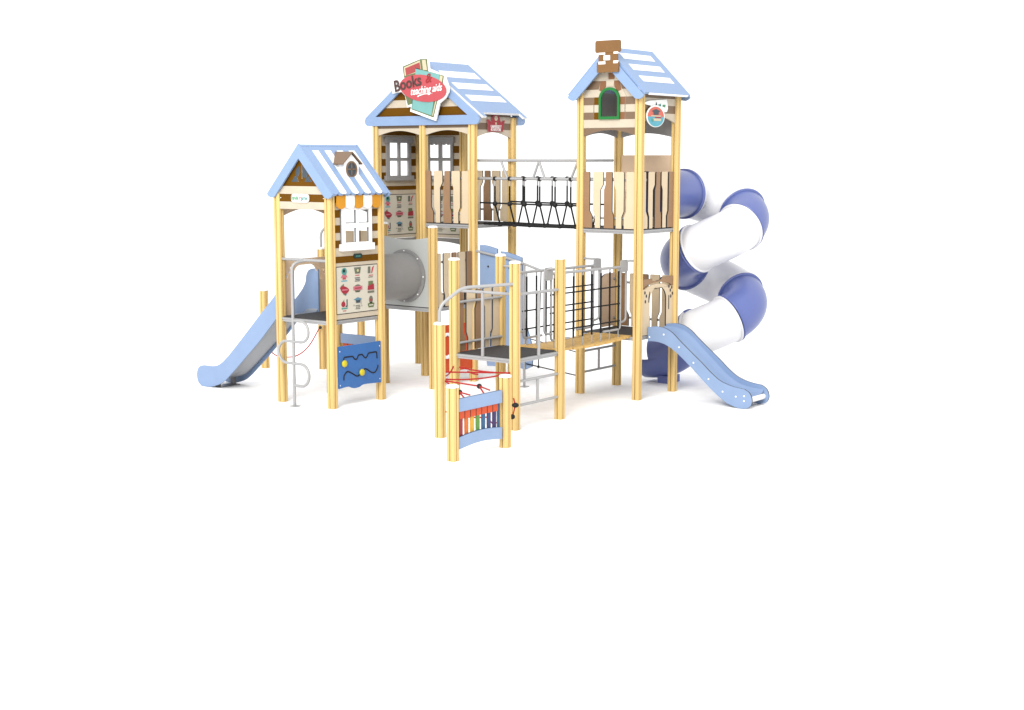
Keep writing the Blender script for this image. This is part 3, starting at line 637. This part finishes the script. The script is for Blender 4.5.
# arched slide entry panel
mb = MB(); a0, a1 = Y3 + .05, Y3 + .95
op = [(3.50, .93), (3.50, 1.42)] + [(3.73 - .23 * math.cos(t), 1.42 + .20 * math.sin(t)) for t in [PI * i / 12 for i in range(1, 12)]] + [(3.96, 1.42), (3.96, .93)]
mb.slab([(a0, .93)] + op + [(a1, .93), (a1, 1.60), (a0, 1.60)], t=.02, key='cream_board', edge='edge_dark', **FX(4.0))
top_ = [(a0, 1.745), (3.55, 1.745), (3.56, 1.715), (3.66, 1.70), (3.78, 1.715), (3.83, 1.75), (a1, 1.75), (a1, 1.615)] + [(3.70 + .42 * math.cos(t), 1.585 + .10 * math.sin(t)) for t in [PI * i / 10 for i in range(1, 10)]] + [(a0, 1.585)]
mb.slab(top_, t=.024, key='brown_board', edge='edge_dark', **FX(4.0)); mb.slab([(a0, 1.58), (a1, 1.61), (a1, 1.50)] + [(3.70 + .42 * math.cos(t), 1.50 + .16 * math.sin(t)) for t in [PI * i / 10 for i in range(1, 10)]] + [(a0, 1.5)], t=.018, key='cream_board', **FX(4.0))
for y, z in ((3.36, 1.55), (3.40, 1.50), (3.375, 1.42), (4.03, 1.60), (4.07, 1.54), (4.11, 1.58), (4.13, 1.49), (4.085, 1.45)):
    mb.slab(arc(y, z, .018, 0, 340, 8, .026), t=.003, key='edge_dark', **FX(4.0205))
mb.slab([(3.46, 1.40), (3.475, 1.40), (3.505, 1.55), (3.49, 1.56), (3.46, 1.48)], t=.003, key='edge_dark', **FX(4.0205)); mb.slab([(4.02, 1.26), (4.04, 1.26), (4.04, 1.47), (4.02, 1.47)], t=.003, key='edge_dark', **FX(4.0205))
mb.build('slide_arch_panel', T3)
# rounded half panel on the left
mb = MB(); mb.slab([(4.13, .94), (4.13, 1.75), (3.90, 1.75)] + [(3.90 - .2 * math.sin(t), 1.55 + .2 * math.cos(t)) for t in [PI / 2 * i / 8 for i in range(1, 9)]] + [(3.70, 1.10), (3.76, .94)], t=.02, key='inside_tan', edge='edge_dark', **FX(2.99))
for z in (1.06, 1.66): mb.ball((3.015, 4.09, z), .022, 'steel_dark')
mb.build('side_panel', T3)
mb = MB(); mb.tube([(3.0, Y3 + .04, .625), (3.0, Y3 + .96, .625)], .019, 'steel'); mb.tube([(3.0, Y3 + .04, .31), (3.0, Y3 + .96, .31)], .019, 'steel'); mb.tube([(3.0, Y3 + .5, .31), (3.0, Y3 + .5, .625)], .019, 'steel'); mb.build('ladder_rungs', T3)

# ================================================================== TUNNEL AND LANDING
Y4 = 2.19
T4 = thing('landing', 'raised landing behind the grey tunnel, with shaped fence boards and an orange dial panel', 'platform', (.5, 2.67, 0))
post(0, Y4, 2.49, T4); post(1, Y4, 2.46, T4)
deck(T4, 0.0, 1.0, Y4 - .03, Y2 - .06, 1.235)
fence(T4, FX(1.0), 'y', Y4, 1.245, 2.055, (CB, CB, BB, CB, BB), scale=.97, rails=(1.92, 1.40))
mb = MB(); mb.slab(rect(Y4 + .05, 3.11, .22, .95), t=.02, key='orange_red', **FX(1.0)); dp = mb.build('dial_panel', T4, bevel=.003)
mb = MB(); mb.slab(arc(2.47, .635, .20, 0, 352, 44), t=.02, key='white_plastic', holes=[[(2.47 + (.155 + .008 * math.cos(12 * t)) * math.cos(t), .635 + (.155 + .008 * math.cos(12 * t)) * math.sin(t)) for t in [2 * PI * i / 60 for i in range(60)]]], **FX(1.021)); mb.build('dial_ring', dp, bevel=.003)
TN = thing('crawl_tunnel', 'grey plastic crawl tunnel joining the smallest tower to the landing', 'tunnel', (.49, 1.6, 1.7))
mb = MB(); cx, cz, R_ = .485, 1.706, .352
n_ = 40
pts = [(cx, y, cz) for y in (1.04, 1.06, 1.3, 1.55, 1.8, 2.12)]; mb.tube(pts, R_, 'tunnel_grey', n_, caps=False); mb.tube([(cx, y, cz) for y in (1.05, 1.6, 2.12)], R_ - .015, 'tunnel_grey', n_, caps=False)
mb.build('tunnel_tube', TN)
for y, s in ((2.128, 1), (1.075, -1)):
    mb = MB(); mb.tube([(cx, y - .012, cz), (cx, y + .010, cz)], .405, 'tunnel_grey', n_)
    for i in range(8):
        a = 2 * PI * (i + .0) / 8; mb.ball((cx + .382 * math.cos(a), y - .014, cz + .382 * math.sin(a)), .012, 'white_plastic')
    mb.build('flange', TN)
def tunnel_panel(y, z0, z1):
    topc = [(.945 - .89 * t, z1 - .045 * math.sin(PI * t)) for t in [i / 14 for i in range(15)]]
    mb = MB(); mb.slab([(.055, z0), (.945, z0)] + topc, t=.02, key='tunnel_panel', holes=[arc(cx, cz, .34, 0, 352, 40)], **FY(y)); mb.build('end_panel', TN, bevel=.003)
tunnel_panel(2.165, 1.245, 2.30); tunnel_panel(1.06, 1.245, 2.25)

# ================================================================== ACCESS PLATFORM
YK = .264
PK = thing('access_platform', 'low dark decked platform with grey tube railings on four white capped posts', 'platform', (3.5, .76, 0))
for x, y in ((4, YK), (4, YK + 1), (3, YK), (3, YK + 1)): post(x, y, 2.165, PK)
deck(PK, 3.0, 4.0, YK - .02, YK + 1.0, .925)
mb = MB(); mb.tube([(3.03, YK, 1.757), (3.97, YK, 1.757)], .020, 'steel'); mb.tube([(3.49, YK - .02, .92), (3.49, YK - .02, 1.757)], .022, 'steel'); mb.build('railing', PK)
mb = MB(); mb.tube([(4, YK + .03, 1.752), (4, YK + .97, 1.752)], .020, 'steel'); mb.tube([(4.015, .76, .92), (4.015, .76, 1.752)], .022, 'steel'); mb.build('railing', PK)
mb = MB()
for z in (.622, .308): mb.tube([(4, YK + .03, z), (4, YK + .97, z)], .019, 'steel')
mb.tube([(4, .76, .308), (4, .76, .622)], .019, 'steel'); mb.build('ladder_rungs', PK)
fence(PK, FX(3.0), 'y', YK, .935, 1.742, (BB, CB, BB, CB, CB))
for z in (1.055, 1.60): MB().tube([(3.045, YK + .04, z), (3.045, YK + .96, z)], .018, 'steel').build('fence_rail', PK)

# ================================================================== NET BRIDGE
NB = thing('net_bridge', 'low timber plank bridge with black rope net sides and grey tube handrails', 'bridge', (3.58, 2.23, 0))
y = 1.33; i = 0
while y < 3.1:
    z = .935 - .03 * math.sin(PI * (y - 1.3) / 1.8)
    mb = MB(); mb.box(3.20 if i % 2 else 3.215, 3.90 if i % 2 else 3.885, y, y + .118, z - .035, z, 'pine_plank'); mb.build('plank', NB, bevel=.004); y += .136; i += 1
for x, sgn in ((3.81, 1), (3.345, -1)):
    px = 4.0 if sgn > 0 else 3.0
    mb = MB(); yA, yB = 1.15, 3.20
    mb.tube([(x, yA + .05, 1.945), (x, yB - .05, 1.935)], .019, 'steel'); mb.build('top_tube', NB)
    for ye, d in ((yA, 1), (yB, -1)):
        mb = MB(); py = YK + 1 if d > 0 else Y3
        mb.tube(smooth_path([(px - sgn * .04, py, 2.02), (x + sgn * .03, py, 2.02), (x, ye + d * .02, 2.0), (x, ye + d * .02, 1.15), (x, ye + d * .19, 1.13)], .06, 5), .016, 'steel')
        mb.tube(smooth_path([(x, ye + d * .17, 1.95), (x, ye + d * .17, 1.04), (x, ye + d * .60, 1.04)], .06, 5), .016, 'steel')
        if d < 0 or sgn > 0: mb.slab(rrect(min(ye, ye + d * .19), max(ye, ye + d * .19), 1.86, 2.035, .03), t=.012, key='steel', **FX(x + .008))
        mb.build('end_bracket', NB)
    mb = MB(); k = 0
    for j in range(8):
        yy = 1.40 + j * .226
        mb.tube([(x, yy, 1.935), (x, yy, 1.88)], .012, 'steel', 6); mb.tube([(x, yy, 1.88), (x, yy, 1.03)], .0145, 'black_rope', 6); mb.tube([(x, yy, 1.03), (x, yy, .91)], .010, 'steel', 6)
        mb.ball((x, yy, .895), .014, 'edge_dark', 6, 4)
    for z in (1.66, 1.412, 1.162): mb.tube([(x, 1.30, z), (x, 3.02, z)], .0105, 'black_rope', 6)
    mb.build('rope_net', NB)

# ================================================================== ROPE BRIDGE (upper)
RB = thing('rope_bridge', 'upper rope bridge of black ropes under grey tubes, high between the widest and tallest towers', 'bridge', (2, 3.68, 0))
for yk, yf, ph in ((3.30, 3.43, .32), (4.05, 3.93, .30)):
    mb = MB(); mb.tube([(.98, yk, 3.45), (3.0, yk, 3.45)], .021, 'steel'); mb.tube([(.98, yk, 3.172), (3.0, yk, 3.172)], .021, 'steel')
    for a, b in ((1.44, 1.56), (2.16, 2.05), (2.16, 2.27), (2.87, 2.75)) if yk < 3.6 else (): mb.tube([(a, yk, 3.44), (b, yk, 3.18)], .019, 'steel')
    mb.build('handrail_truss', RB)
    mb = MB()
    for j in range(6):
        x = 1 + ph + j * .285
        mb.tube([(x - .018, yk, 3.172), (x + .018, yk, 3.172)], .034, 'black', 8); mb.tube([(x, yk, 3.15), (x, yk, 3.06)], .013, 'steel', 6)
        mb.tube([(x, yk, 3.06), (x, yk, 2.79)], .0145, 'black_rope', 6); mb.ball((x, yk, 2.788), .040, 'black', 10, 6)
        mb.tube([(x, yk, 2.788), (x, yf, 2.465)], .0145, 'black_rope', 6); mb.ball((x, yf, 2.455), .036, 'black', 8, 5, (1.3, 1, .7))
    mb.tube([(1.03, yk, 2.80), (2.0, yk, 2.787), (2.97, yk, 2.785)], .013, 'black_rope', 6); mb.build('rope_side', RB)
mb = MB()
for yf in (3.43, 3.56, 3.68, 3.80, 3.93): mb.tube([(1.0, yf, 2.47), (2.0, yf, 2.452), (3.0, yf, 2.455)], .017, 'black_rope', 6)
for j in range(18): mb.tube([(1.1 + j * .108, 3.43, 2.455), (1.1 + j * .108, 3.93, 2.455)], .009, 'black_rope', 5)
mb.build('rope_floor', RB)

# ================================================================== MUSIC PANELS
def music(parent, plane, u0, s):
    """chime panel: two light blue boards, seven coloured bars under orange blocks; width .82"""
    mb = MB(); R = lambda a, b, c, d: rect(*sorted((u0 + s * a, u0 + s * b)), c, d)
    o = Vector(plane['o']); n = Vector(plane['U']).cross(Vector(plane['V']))
    def off(d): q = dict(plane); q['o'] = o + n * d; return q
    mb.slab(R(0, .82, .565, .718), t=.035, key='light_blue', edge='side_blue', **plane); mb.build('top_board', parent, bevel=.003)
    lo = [(u0 + s * .82 * t, .12 + .035 * math.sin(PI * t)) for t in [i / 12 for i in range(13)]]; up = [(u0 + s * .82 * t, .265 + .03 * math.sin(PI * t)) for t in [i / 12 for i in range(12, -1, -1)]]
    mb = MB(); mb.slab(lo + up, t=.035, key='light_blue', edge='side_blue', **plane); mb.build('bottom_board', parent, bevel=.003)
    mb = MB(); mb.slab(R(.785, .82, .20, .60), t=.02, key='side_blue', **off(-.022)); mb.build('side_bar', parent)
    keys = ('key_red', 'key_orange', 'key_yellow', 'key_green', 'key_blue', 'key_navy', 'key_violet')
    for i, k in enumerate(keys):
        a = .03 + i * .106
        mb = MB(); mb.slab(R(a + .014, a + .070, .24, .52), t=.02, key=k, edge=k, **off(-.012)); b = mb.build('chime_bar', parent)
        mb = MB(); mb.slab(R(a, a + .094, .472, .575), t=.026, key='orange_red', edge='edge_dark', **off(-.010)); mb.build('chime_block', b)
CI = thing('chime_panel', 'front chime panel of rainbow bars between two short posts, nearest the viewer', 'music panel', (4.59, -1.2, 0), 'chime panels')
post(4.588, -1.704, .874, CI); post(4.59, -.709, .874, CI); music(CI, FX(4.575), -1.615, 1)
CI2 = thing('chime_panel', 'rear chime panel, mostly hidden behind the blue bead panel of the smallest tower', 'music panel', (-.5, 2.19, 0), 'chime panels')
post(-1.0, 2.19, 1.3, CI2); music(CI2, FY(2.185), -.91, 1)

# ================================================================== STAIR POST, RED NET
SP = thing('stair_post', 'short post with a bent grey handrail on top, left of the red rope net', 'post', (3.557, -.703, 0))
post(3.557, -.703, 1.44, SP)
MB().tube(smooth_path([(3.557, -.703, 1.42), (3.557, -.703, 1.66), (3.69, -.42, 1.875), (4.0, .22, 1.892)], .10, 6), .021, 'steel').build('handrail', SP)
RN = thing('rope_net', 'red rope climbing net with black knots strung between the short front posts', 'climbing net', (4, -.5, 0))
H = Vector((3.60, -.66, .78)); K = Vector((3.97, .20, .75)); Mm = Vector((3.03, .20, .75)); J = Vector((4.56, -.66, .66)); I = Vector((4.56, -1.65, .66))
def rope(mb, a, b, sag=.03, r=.010, key='red_rope', n=8):
    a = Vector(a); b = Vector(b)
    mb.tube([a.lerp(b, t) - Vector((0, 0, sag * 4 * t * (1 - t))) for t in [i / n for i in range(n + 1)]], r, key, 6)
mb = MB()
rope(mb, H, Mm); rope(mb, H + Vector((0, 0, .05)), K, .0); rope(mb, H - Vector((0, 0, .04)), K, .035); rope(mb, Mm + Vector((.1, 0, .0)), K, .02); rope(mb, H - Vector((0, 0, .06)), (4.0, -.47, .665), .0); rope(mb, H - Vector((0, 0, .06)), (4.10, -.98, .665), .0)
c1 = H.lerp(K, .5); c2 = Vector((4.0, -.47, .665)); c4 = Vector((4.10, -.98, .665))
rope(mb, c1.lerp(Mm, .4), c1, .01); rope(mb, c2, (4.42, -.80, .70), .0); rope(mb, c2, (4.28, -.72, .62), .0); rope(mb, c4, (4.46, -1.23, .70), .0); rope(mb, c4, (4.30, -1.10, .60), 0)
e0_ = Vector((4.02, .21, .42)); e2 = Vector((4.2, .01, .38)); e3 = Vector((4.2, -.05, .24))
rope(mb, e0_, e2, .0); rope(mb, e2, e3, .0); rope(mb, e3, (4.2, -.47, .22), .02); rope(mb, (4.2, -.47, .22), (4.2, -.57, .31), 0); rope(mb, (4.2, -.57, .31), H - Vector((0, 0, .45)), .03)
mb.build('red_ropes', RN)
mb = MB()
for c in (c2, c4, e2, e3): mb.ball(c, .034, 'black', 10, 6)
mb.ball(e2, .04, 'black', 10, 6, (1.2, 1.2, .8)); mb.build('knots', RN)

# ================================================================== TRAVERSE WALL
TW = thing('traverse_wall', 'two pale blue climbing boards hanging on a sloping grey rail behind the access platform', 'climbing wall', (1.6, 3.2, 0))
for pts in ([(1.105, 2.148), (1.2, 2.15), (1.3, 2.135), (1.455, 2.10), (1.455, 1.0), (1.43, .62), (1.415, .27), (1.25, .26), (1.18, .62), (1.105, 1.0)],
            [(1.515, 2.065), (1.62, 2.06), (1.80, 2.02), (1.925, 1.985), (1.94, 1.3), (1.99, 1.0), (2.10, .70), (2.13, .45), (2.12, .325), (2.0, .27), (1.87, .28), (1.68, .33), (1.53, .6), (1.515, 1.2)]):
    mb = MB(); mb.slab(pts, t=.022, key='light_blue', edge='side_blue', **FY(3.21)); o = mb.build('climbing_board', TW)
    x0 = pts[0][0]; h = MB()
    for dx, z in ((.17, 1.82), (.10, 1.45), (.20, 1.15), (.22, .8)): h.ball((x0 + dx, 3.183, z), .016, 'edge_dark', 8, 5)
    h.build('bolt', o)
mb = MB(); mb.tube([(1.04, 3.17, 2.055), (1.39, 3.17, 2.0), (1.62, 3.17, 1.975), (1.92, 3.17, 1.91), (2.32, 3.17, 1.80)], .02, 'steel'); mb.build('sloping_rail', TW)
mb = MB(); mb.tube([(1.985, 3.17, 0), (1.985, 3.17, 1.90)], .02, 'steel'); mb.box(1.93, 2.04, 3.115, 3.225, 0, .012, 'steel'); mb.build('support_pole', TW)
mb = MB(); rope(mb, (2.02, 3.17, .363), (2.95, 3.17, .268), .0, .009, 'black_rope'); rope(mb, (2.30, 3.17, 1.80), (2.255, 3.17, .34), 0, .009, 'black_rope'); mb.ball((2.255, 3.17, .335), .022, 'black', 8, 5); rope(mb, (2.12, 3.17, .75), (2.95, 3.17, .62), 0, .008, 'black_rope'); mb.build('rope_edge', TW)

# ================================================================== CURLY CLIMBER
CC = thing('curly_climber', 'grey steel pole with S shaped loops standing in front of the smallest tower', 'climber pole', (.445, -.2, 0))
mb = MB(); mb.tube(smooth_path([(.445, -.2, 0), (.445, -.2, 2.02), (.52, -.02, 2.065), (.62, 0, 2.065)], .12, 8), .022, 'steel'); mb.build('pole', CC)
mb = MB(); mb.box(.385, .505, -.26, -.14, 0, .012, 'steel'); mb.build('foot_plate', CC)
pts = [(.445, 1.24)] 
def half(c0, side, zt, zb):
    r = (zt - zb) / 2; zc = (zt + zb) / 2; k = .30 - r
    return [(.445 + side * (k * .55), zt)] + [(.445 + side * (k + r * math.sin(t)), zc + r * math.cos(t)) for t in [PI * i / 10 for i in range(11)]] + [(.445 + side * (k * .55), zb)]
lp = [(.445, 1.225)] + half(0, 1, 1.225, .925)[1:] + half(0, -1, .925, .615) + half(0, 1, .615, .30) + [(.445, .30)]
MB().tube([(x, -.2, z) for x, z in lp], .020, 'steel', 10).build('loops', CC)

# ================================================================== LEFT SLIDE
LS = thing('slide', 'straight steel chute slide with pale blue sides on the left of the smallest tower', 'slide', (-1, .5, 0), 'slides')
side = [(.03, 1.21), (-.10, 1.21), (-.30, 1.20), (-.692, .816), (-1.2, .375)] + spline2([(-1.35, .25), (-1.457, .163), (-1.60, .075), (-1.80, .012)], 4) + [(-1.90, .004), (-2.03, .008)] + \
       spline2([(-2.03, .008), (-2.10, .06), (-2.13, .17), (-2.09, .28), (-1.99, .328), (-1.84, .33), (-1.69, .345), (-1.56, .40), (-1.40, .52)], 5)[1:] + [(-1.114, .784), (-.74, 1.14), (-.38, 1.475)] + \
       spline2([(-.30, 1.56), (-.235, 1.66), (-.215, 1.76), (-.17, 1.84), (-.08, 1.875), (.03, 1.87)], 5)
for y in (.235, .735):
    mb = MB(); mb.slab(side, t=.022, key='slide_blue', edge='slide_blue', **FY(y + .011)); mb.build('side_panel', LS, bevel=.003)
ch = [(.02, 1.235), (-.18, 1.225), (-.34, 1.13), (-.74, .80), (-1.3, .33), (-1.52, .175), (-1.72, .13), (-1.98, .12)]
ch = [(v.x, v.y) for v in spline([(a, b, 0) for a, b in ch], 5)]
mb = MB(); n = len(ch)
prof = [(-.24, .05), (-.20, .012), (-.14, 0), (.14, 0), (.20, .012), (.24, .05)]
vs = []
for i, (x, z) in enumerate(ch):
    for yy, dz_ in prof: vs.append((x, .485 + yy, z + dz_))
k = len(prof); fs = [(i * k + j, i * k + j + 1, (i + 1) * k + j + 1, (i + 1) * k + j) for i in range(n - 1) for j in range(k - 1)]
mb.add(vs, fs, 'stainless', True); mb.build('chute', LS)
mb = MB(); mb.box(-1.80, -1.74, .30, .36, 0, .12, 'steel_dark'); mb.box(-1.80, -1.74, .61, .67, 0, .12, 'steel_dark'); mb.box(-1.86, -1.68, .27, .70, 0, .01, 'steel_dark'); mb.build('foot', LS)

# ================================================================== RIGHT SLIDE
RS = thing('slide', 'short curved all blue slide in front of the spiral tube on the right', 'slide', (5, 3.7, 0), 'slides')
upc = spline2([(4.032, 1.047), (4.17, 1.065), (4.317, 1.050), (4.45, .985), (4.571, .883), (4.75, .74), (4.929, .60), (5.09, .465), (5.22, .375), (5.349, .325), (5.48, .297), (5.621, .282)], 4)
end = spline2([(5.621, .282), (5.70, .235), (5.74, .157), (5.735, .08), (5.68, .022), (5.60, .004), (5.493, .012)], 4)[1:]
loc_ = spline2([(5.493, .012), (5.33, .07), (5.146, .19), (4.93, .37), (4.719, .553), (4.53, .70), (4.358, .80), (4.194, .842), (4.03, .841)], 4)[1:]
for y in (3.45, 3.96):
    mb = MB(); mb.slab(upc + end + loc_, t=.024, key='slide_blue', edge='edge_dark', **FY(y + .012)); sp_ = mb.build('side_panel', RS)
    if y < 3.6:
        h = MB()
        for x, z in ((4.06, .90), (4.30, .955), (4.56, .79), (4.80, .585), (5.05, .375), (5.28, .215), (5.49, .165), (5.62, .185), (5.62, .115)): h.ball((x, y - .012, z), .014, 'white_plastic', 8, 5)
        h.build('bolt', sp_)
bed = spline2([(4.0, .955), (4.15, .955), (4.30, .93), (4.45, .855), (4.60, .73), (4.90, .47), (5.08, .32), (5.22, .235), (5.36, .19), (5.50, .17), (5.66, .16)], 4)
mb = MB(); vs = []
for x, z in bed:
    for yy, d in ((-.245, .06), (-.20, .014), (-.13, 0), (.13, 0), (.20, .014), (.245, .06)): vs.append((x, 3.705 + yy, z + d))
k = 6; mb.add(vs, [(i * k + j, (i + 1) * k + j, (i + 1) * k + j + 1, i * k + j + 1) for i in range(len(bed) - 1) for j in range(k - 1)], 'slide_blue', True); mb.build('chute', RS)
mb = MB(); mb.tube([(5.655, 3.46, .12), (5.655, 3.95, .12)], .04, 'white_plastic', 12); mb.build('end_roller', RS)

# ================================================================== SPIRAL TUBE SLIDE
SS = thing('tube_slide', 'tall spiral tube slide of alternating white and blue pieces', 'tube slide', (3.97, 5.3, 0))
XC, YC, RR, TR = 4.05, 5.32, .47, .362
ZS, DZ = 3.11, 1.30
def hel(phi):    # phi in degrees, clockwise from the left side
    a = math.radians(phi); return Vector((XC - RR * math.cos(a), YC + RR * math.sin(a), (2.93 - .25 * phi / 120.0) if phi < 120 else ZS - DZ * phi / 360.0))
def seg(a, b, n=28): return [hel(a + (b - a) * i / n) for i in range(n + 1)]
def piece(pts, key, rim0=True, rim1=True):
    mb = MB(); mb.tube(pts, TR, key, 48, caps=False)
    if not rim1: mb.tube(pts, TR - .015, key, 48, caps=False)
    for P_, Q_, do in ((pts[0], pts[1], rim0), (pts[-1], pts[-2], rim1)):
        if do:
            d = (Q_ - P_).normalized(); mb.tube([P_ + d * .002, P_ + d * .008, P_ + d * .024, P_ + d * .030], [TR + .001, TR + .028, TR + .028, TR + .001], key, 48, caps=False)
    mb.build('tube_section', SS)
ent = [Vector((3.55, Y3 + 1.02, 2.95)), Vector((3.56, 4.5, 2.945)), Vector((3.575, 4.9, 2.94)), Vector((3.58, 5.18, 2.935))]
A0 = 0; piece(ent, 'tube_blue', False); piece([ent[-1], Vector((3.58, 5.25, 2.932))] + seg(0, 122, 30), 'tube_white')
cuts = [(122, 184, 'tube_blue'), (184, 276, 'tube_white'), (276, 366, 'tube_blue'), (366, 482, 'tube_white'), (482, 570, 'tube_blue'), (570, 636, 'tube_white')]
for a, b, k in cuts: piece(seg(a, b), k)
e0 = hel(636)
ex = spline([e0, hel(641), e0 + Vector((-.20, .01, -.15)), e0 + Vector((-.42, .04, -.30)), e0 + Vector((-.64, .06, -.385)), e0 + Vector((-.84, .06, -.405))], 5)
kx = len(ex) - 6
piece(ex[:kx + 1], 'tube_blue', True, False)
mb = MB(); vs = []; NA = 26; tail = ex[kx - 3:] + [ex[-1] + Vector((-.02, 0, 0))]
for rr_ in (TR, TR - .02):
    for p in tail:
        for i in range(NA + 1):
            a = math.radians(-84 + 168 * i / NA); vs.append(p + Vector((0, math.sin(a) * rr_, -math.cos(a) * rr_)))
nt_ = len(tail); k = NA + 1; fs = []
for l in (0, nt_ * k):
    for i in range(nt_ - 1):
        for j in range(NA): fs.append((l + i * k + j, l + i * k + j + 1, l + (i + 1) * k + j + 1, l + (i + 1) * k + j))
for i in range(nt_ - 1):
    for j in (0, NA): fs.append((i * k + j, (i + 1) * k + j, nt_ * k + (i + 1) * k + j, nt_ * k + i * k + j))
for j in range(NA): fs.append(((nt_ - 1) * k + j, (nt_ - 1) * k + j + 1, nt_ * k + (nt_ - 1) * k + j + 1, nt_ * k + (nt_ - 1) * k + j))
mb.add(vs, fs, 'tube_blue', True); mb.build('exit_trough', SS)
mb = MB(); mb.box(e0.x - .60, e0.x - .40, e0.y - .10, e0.y + .26, 0, .12, 'tube_blue'); mb.build('exit_foot', SS, bevel=.01)

# ================================================================== ROPE TRAIL BEHIND
tp_ = post(-2.69, 2.18, 1.31); tag(tp_, 'lone short post standing behind the left slide, farthest left', 'post'); tp_.name = 'trail_post'
EP = thing('stair_post', 'rear post with a bent handrail, seen behind the smallest tower', 'post', (-1.84, 2.68, 0))
post(-1.84, 2.68, 2.01, EP); MB().tube(smooth_path([(-1.84, 2.68, 2.0), (-1.84, 2.68, 2.30), (-1.66, 2.78, 2.42), (-1.04, 3.14, 2.44)], .10, 6), .021, 'steel').build('handrail', EP)
tp_ = post(-1.97, 3.75, 1.3); tag(tp_, 'rear trail post seen under the deck of the smallest tower', 'post'); tp_.name = 'trail_post'
mb = MB()
mb.tube(spline([(-1.79, 2.55, .69), (-1.931, 2.5, .446), (-2.099, 2.5, .298), (-2.267, 2.5, .209), (-2.434, 2.5, .169), (-2.62, 2.4, .18), (-2.68, 2.24, .30)], 4), .010, 'red_rope', 6); rope(mb, (-1.80, 2.68, .90), (-1.97, 3.70, 1.0), .02); rope(mb, (-1.97, 3.75, 1.0), (-1.2, 3.2, 1.28), .02); rope(mb, (-1.76, 2.66, .86), (-1.05, 2.2, .55), .03)
mb.ball((-1.78, 2.57, .71), .028, 'edge_dark', 8, 5)
tag(mb.build('trail_rope', loc=(-1.9, 2.7, 0)), 'slack red rope slung between the posts behind the smallest tower', 'rope')

# ================================================================== LIGHT, CAMERA
w = bpy.data.worlds.new('World'); scene.world = w; w.use_nodes = True
bg = w.node_tree.nodes['Background']; bg.inputs['Color'].default_value = (1.0, 1.0, 1.0, 1); bg.inputs['Strength'].default_value = 1.45
def lamp(name, loc, target, size, power, color=(1, 1, 1)):
    l = bpy.data.lights.new(name, 'AREA'); l.shape = 'DISK'; l.size = size; l.energy = power; l.color = color
    o = bpy.data.objects.new(name, l); COL.objects.link(o); o.location = loc
    o.rotation_euler = (Vector(target) - Vector(loc)).to_track_quat('-Z', 'Y').to_euler(); return o
lamp('studio_softbox', (10.0, -18.0, 16.0), (1.5, 2, 1.5), 13.0, 6200, (1.0, 0.985, 0.96))
cam = bpy.data.cameras.new('camera'); cam.sensor_width = 36; cam.lens = 1431.05 * 36 / 1024; cam.clip_end = 2000
co = bpy.data.objects.new('camera', cam); COL.objects.link(co); co.location = (14.971, -14.256, 3.462); co.rotation_euler = (PI / 2 - .135678, 0, .649067)
scene.camera = co
scene.view_settings.view_transform = 'Standard'; scene.view_settings.look = 'None'; scene.view_settings.exposure = 0.0; scene.view_settings.gamma = 1.0
scene.cycles.max_bounces = 8; scene.cycles.diffuse_bounces = 5
